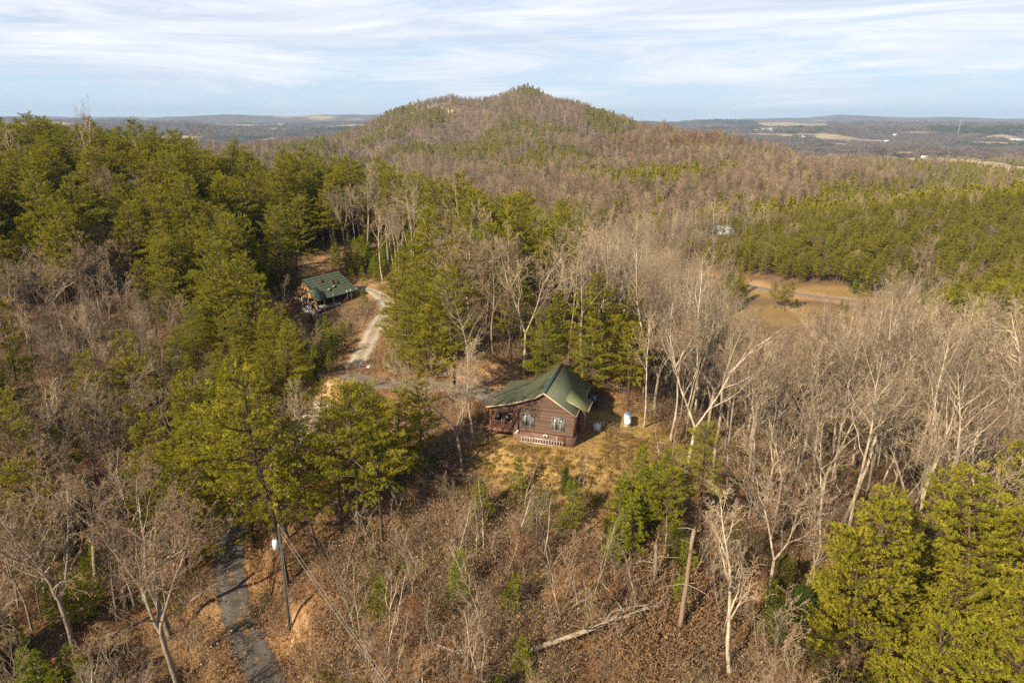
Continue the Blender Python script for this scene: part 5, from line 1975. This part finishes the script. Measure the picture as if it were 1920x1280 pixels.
def finish_trees():
    T = TREES
    x = np.array([t[2] for t in T]); y = np.array([t[3] for t in T]); z = np.array([t[4] for t in T])
    d = np.array([t[7] for t in T]); Hh = np.array([t[8] for t in T]); rd = np.array([t[9] for t in T])
    kinds = np.array([t[0] for t in T])
    keep = np.ones(len(T), bool)
    for hx, hy, rr in HX:
        keep &= np.hypot(x - hx, y - hy) > rr
    # the picture box each tree fills
    uc, vt, dt = proj(x, y, z + Hh)
    ub, vb, db = proj(x, y, z + np.where(np.isin(kinds, ['pine', 'bigpine']), Hh * .35, 0))
    rp = rd * F / d * .8
    keep &= ~guarded(np.minimum(uc, ub) - rp, np.maximum(uc, ub) + rp, vt, vb, y - 1.0)
    keep &= ~((d < 24))
    # the low sun reaches the cabin's front wall between the trees
    keep &= ~(np.isin(kinds, ['pine', 'grey', 'bare', 'oak', 'rustoak', 'cedar']) & (np.abs((x - 3.5) - (y - 67)) < 6.5) & (y < 67) & (y > 48) & (Hh > 3))
    # nothing stands in the sky above the ridges of the near hill on the right
    keep &= visible(x, y, z + Hh)
    # thin out crowding between kinds (trees of different kinds came from different grids)
    order = np.argsort(d)
    cellsz = 1.9
    occ = {}
    for i in order:
        if not keep[i]:
            continue
        key = (int(x[i] // cellsz), int(y[i] // cellsz))
        if key in occ and kinds[i] not in ('sapling', 'youngpine', 'cedar'):
            keep[i] = False
        occ[key] = 1
    idx = np.where(keep)[0]
    inframe = (uc > -20) & (uc < 1940) & (vt < 1290) & (vb > 0)
    fam = np.array([KINDINFO[k][2] for k in kinds])
    single = []
    for f, lim in (('pine', 275), ('bare', 275), ('young', 200), ('sapling', 240)):
        c = [i for i in idx if fam[i] == f and inframe[i]]
        c.sort(key=lambda i: -Hh[i] / d[i])
        single += c[:lim]
    ss = set(single)
    for i in single:
        t = T[i]
        rng = random.Random(int(i))
        plant(t[0], t[1], t[2], t[3], t[4], t[5], t[6], None, (rng.gauss(0, .035), rng.gauss(0, .035)))
    rest = [i for i in idx if i not in ss]
    for name, lab, fams in (('pine_wood', 'dense pine wood on the hills', ('pine', 'young')), ('bare_wood', 'leafless woodland on the slopes', ('bare', 'sapling'))):
        protos, pid = [], {}
        for k in KIND:
            if KINDINFO[k][2] in fams:
                for j, e in enumerate(KIND[k]):
                    pid[(k, j)] = len(protos); protos.append(e[4])
        rr = [i for i in rest if fam[i] in fams]
        rng = np.random.default_rng(5)
        wood(name, lab, protos, np.array([[x[i], y[i], z[i]] for i in rr]), np.array([T[i][6] for i in rr]), np.array([T[i][5] for i in rr]),
             np.array([pid[(T[i][0], T[i][1])] for i in rr]), rng.normal(size=(len(rr), 2)) * .035)
    print('TREES single', len(single), 'stuff', len(rest))


finish_trees()


def far_woods():
    S = {'pine': [], 'bare': [], 'mt': []}
    protos_p = [far_pine(500 + i, H=(14, 12, 15, 13)[i]).__class__ and None for i in range(0)]
    pp = [far_pine(500 + i, H=(14, 11, 15, 12)[i], n=520, rad=(3.2, 3.8, 2.8, 3.5)[i]) for i in range(4)]
    pp = [b.mesh('far_pine', m) for b, m in pp]
    bb = [far_bare(520 + i, H=(16, 17, 14, 15, 18)[i]) for i in range(5)]
    bb += [far_bare(530 + i, H=14, leaf=170, n=26, bark_='greybark') for i in range(2)]
    bb = [b.mesh('far_bare', m) for b, m in bb]
    P, B = [], []
    for (r0, r1, sp) in ((460, 760, 5.4), (760, 1300, 7.6), (1300, 2450, 9.5)):
        x, y, z, u, v, d, rng = grid(sp, r0, r1, int(r0))
        k = visible(x, y, z + 18)
        x, y, z, u, v, d = (q[k] for q in (x, y, z, u, v, d))
        uu, vv, _ = proj(x, y, z + 9)
        ch = cell(uu, vv, rng)
        k = (road_dist(x, y, (2,)) > 4) & (is_field(x, y) < .4) & ~footprints(x, y)
        for c, rr in ((gpos(1250, 458), 14), (gpos(1356, 440), 9), (gpos(845, 216), 15), (gpos(1560, 298), 22), (gpos(693, 252), 9), (gpos(1545, 297), 12), (gpos(580, 281), 9)):
            k &= np.hypot(x - c[0], y - c[1]) > rr
        uc, vt, _ = proj(x, y, z + 14)
        k &= ~guarded(uc - 6, uc + 6, vt, v, y)
        n1 = fbm(x / 95 + 3, y / 95, 3)
        n2 = rng.uniform(0, 1, len(x))
        # belts of pines on the mountain: middle spur and low shoulders
        belt = np.maximum.reduce([blob(u, v, 1000, 275, 80, 45) * .55, blob(u, v, 880, 292, 130, 16) * .8, blob(u, v, 985, 172, 26, 10), blob(u, v, 1040, 325, 190, 12) * .6,
                                  blob(u, v, 1180, 345, 130, 14) * .5, blob(u, v, 600, 262, 60, 16) * .5, blob(u, v, 1150, 230, 60, 20) * .4, blob(u, v, 770, 215, 50, 8) * .6,
                                  blob(u, v, 560, 290, 60, 24) * .45])
        pr = np.clip(.12 + 1.5 * n1 + belt * 1.15, 0.03, .95)
        k &= ~((ch == ord('g')) & (fbm(x / 26, y / 26, 2) > .40))
        pr = np.where(ch == ord('g'), .93, np.where(ch == ord('P'), .75, np.where(ch == ord('c'), .9, pr)))
        isp = n2 < pr
        red = (rng.uniform(0, 1, len(x)) < np.clip(blob(u, v, 1260, 285, 160, 38) * .38 + .03 + .4 * (fbm(x / 60 + 9, y / 60, 2) - .28), 0, .6))
        if r0 == 460:
            k &= isp | (rng.uniform(0, 1, len(x)) < .72)
        bare_gap = (ch == ord('s')) & (rng.uniform(0, 1, len(x)) < .6)
        k &= ~bare_gap
        for i in np.where(k)[0]:
            s = rng.uniform(.6, 1.2) * (1.15 if r0 > 460 else 1.0)
            if isp[i]:
                if ch[i] == ord('g'):
                    s *= rng.choice([.6, .75, .9, 1.0])
                P.append((x[i], y[i], z[i], rng.uniform(0, 6.28), s, rng.integers(0, 4)))
            else:
                B.append((x[i], y[i], z[i], rng.uniform(0, 6.28), s, rng.integers(5, 7) if red[i] else rng.integers(0, 5)))
    for nm, lab, pr_, A in (('distant_pines', 'pines on the far hills and mountain', pp, P), ('distant_bare_woods', 'leafless brown woods on the far hills and mountain', bb, B)):
        A = np.array(A)
        wood(nm, lab, pr_, A[:, :3], A[:, 3], A[:, 4], A[:, 5].astype(int))
    # woodland of the plain
    cm_ = [simple('far_brown_canopy', (0.135, 0.100, 0.078), .9, .1, .3, .05), simple('far_green_canopy', (0.050, 0.062, 0.028), .9, .1, .3, .05), simple('far_grey_canopy', (0.165, 0.130, 0.105), .9, .1, .3, .05)]
    cl = [clump(600, cm_[0]), clump(601, cm_[2]), clump(602, cm_[0]), clump(603, cm_[1])]
    cl = [b.mesh('canopy', m) for b, m in cl]
    A = []
    for (r0, r1, sp) in ((2400, 5200, 34), (5200, 9500, 60)):
        x, y, z, u, v, d, rng = grid(sp, r0, r1, int(r0))
        k = (is_field(x, y) < .3) & visible(x, y, z + 15)
        g_ = fbm(x / 260, y / 260, 3) + rng.normal(size=len(x)) * .12
        for i in np.where(k)[0]:
            A.append((x[i], y[i], z[i] - 2, rng.uniform(0, 6.28), rng.uniform(.85, 1.2) * (1 if r0 < 5000 else 1.75), 3 if g_[i] > .24 else rng.integers(0, 3)))
    A = np.array(A)
    wood('plain_woodland', 'patchy winter woodland covering the far plain', cl, A[:, :3], A[:, 3], A[:, 4], A[:, 5].astype(int))
    print('FAR', len(P), len(B), len(A))


far_woods()


def undergrowth():
    prot = [brush(700, M['drybrush'], nl=200), brush(701, M['drybrush'], h=1.1, nl=120, n=80), brush(702, M['deadleaf'], h=1.3, nl=380), brush(703, M['drybrush'], h=2.2, n=50, nl=60),
            brush(704, M['vine'], h=1.0, nl=420, n=40), brush(705, M['vine'], h=1.5, nl=350), brush(706, M['deadleaf'], n=130, h=1.7, rad=1.6, nl=900, stick=M['deadwood'], leaf=.15),
            grass_tuft(710, M['drygrass']), grass_tuft(711, M['drygrass'], h=.7), grass_tuft(712, M['drybrush'], h=.6)]
    b = MB(); rng = np.random.default_rng(9)
    p = np.c_[rng.normal(size=(110, 2)) * .8, rng.uniform(.0, .12, 110)]
    blades(b, rng, p, None, .17, .13, 0); prot.append((b, [M['deadleaf']]))
    b = MB()
    p = np.c_[rng.normal(size=(110, 2)) * .8, rng.uniform(.0, .12, 110)]
    blades(b, rng, p, None, .15, .12, 0); prot.append((b, [M['rust']]))
    pm = [b.mesh('undergrowth', m) for b, m in prot]
    A = []

    def put(x, y, z, s, k, rng):
        for i in range(len(x)):
            A.append((x[i], y[i], z[i], rng.uniform(0, 6.28), s[i], k[i]))
    # brush
    for sp, r0, r1 in ((.92, 20, 110), (1.25, 110, 160), (2.0, 160, 230), (3.0, 230, 330)):
        x, y, z, u, v, d, rng = grid(sp, r0, r1, 77 + int(r0), margin=60)
        ch = cell(u, v, rng)
        gr, so_, _ = cover(x, y)
        k = ~footprints(x, y, -.2)
        pr = np.where(ch == ord('s'), .85, np.where(ch == ord('G'), .62, np.where(ch == ord('k'), 1.0, np.where(np.isin(ch, [ord('B'), ord('m')]), .45, .36))))
        pr = pr * (1 - .93 * np.clip(gr * 1.5, 0, 1)) * (1 - .6 * so_)
        pr *= np.clip(.9 + 1.5 * fbm(x / 7, y / 7, 2), .2, 1.5)
        if r0 > 200:
            pr *= .7
        k &= rng.uniform(0, 1, len(x)) < pr
        k &= visible(x, y, z + 2)
        x, y, z, ch = x[k], y[k], z[k], ch[k]
        t = rng.choice([0, 1, 2, 3, 4, 5], len(x), p=[.30, .26, .10, .24, .06, .04])
        u2, v2, _ = proj(x, y, z)
        gb = (blob(u2, v2, 1040, 930, 190, 28) > .3) | (blob(u2, v2, 900, 900, 40, 60) > .5) | (blob(u2, v2, 1200, 990, 70, 70) > .5)
        t = np.where(gb & (rng.uniform(0, 1, len(x)) < .6), rng.integers(4, 6, len(x)), t)
        pile = (blob(u2, v2, 1230, 1130, 95, 75) > .45)
        t = np.where(pile, 6, t)
        s = rng.uniform(.55, 1.2, len(x)) * np.where(ch == ord('k'), 1.5, np.where(ch == ord('s'), 1.3, 1)) * np.where(pile, 1.05, 1)
        put(x, y, z, s, t, rng)
    # grass
    x, y, z, u, v, d, rng = grid(.42, 40, 90, 91, margin=0)
    gr, so_, _ = cover(x, y)
    k = (rng.uniform(0, 1, len(x)) < gr * .62) & ~footprints(x, y, -.8)
    put(x[k], y[k], z[k], rng.uniform(.25, .75, k.sum()), rng.integers(7, 10, k.sum()), rng)
    # leaf litter
    x, y, z, u, v, d, rng = grid(1.15, 20, 110, 92, margin=40)
    gr, so_, _ = cover(x, y)
    k = (rng.uniform(0, 1, len(x)) < .8 * (1 - .75 * gr)) & (road_dist(x, y, (0, 1)) > -.6) & ~((road_dist(x, y, (0, 1)) > 3) & footprints(x, y, 0))
    put(x[k], y[k], z[k] + .02, rng.uniform(.6, 1.2, k.sum()), rng.integers(10, 12, k.sum()), rng)
    # heap of dead leafy limbs round the fallen tree
    x, y, z, u, v, d, rng = grid(.95, 30, 62, 93, margin=0)
    k = (blob(u, v, 1235, 1140, 105, 110) + .25 * rng.normal(size=len(u)) > .5)
    put(x[k], y[k], z[k], rng.uniform(.8, 1.5, k.sum()), np.full(k.sum(), 6), rng)
    A = np.array(A)
    o = wood('undergrowth', 'dry brush, briars, grass tufts and fallen leaves', pm, A[:, :3], A[:, 3], A[:, 4], A[:, 5].astype(int))
    print('UNDER', len(A))


undergrowth()

# ------------------------------------------------------------------ air
def haze():
    m = bpy.data.materials.new('haze')
    m.use_nodes = True
    nt = m.node_tree; nt.nodes.clear()
    v = nt.nodes.new('ShaderNodeVolumePrincipled')
    v.inputs['Color'].default_value = (0.56, 0.74, 1.0, 1)
    v.inputs['Density'].default_value = HAZE
    v.inputs['Anisotropy'].default_value = 0.0
    o = nt.nodes.new('ShaderNodeOutputMaterial')
    nt.links.new(v.outputs[0], o.inputs['Volume'])
    b = MB(); b.box(-17000, 17000, -17000, 17000, -130, 192)
    h = b.build('haze', m)
    tag(h, 'thin blue winter haze', None, None, 'stuff')


HAZE = 7e-5
haze()
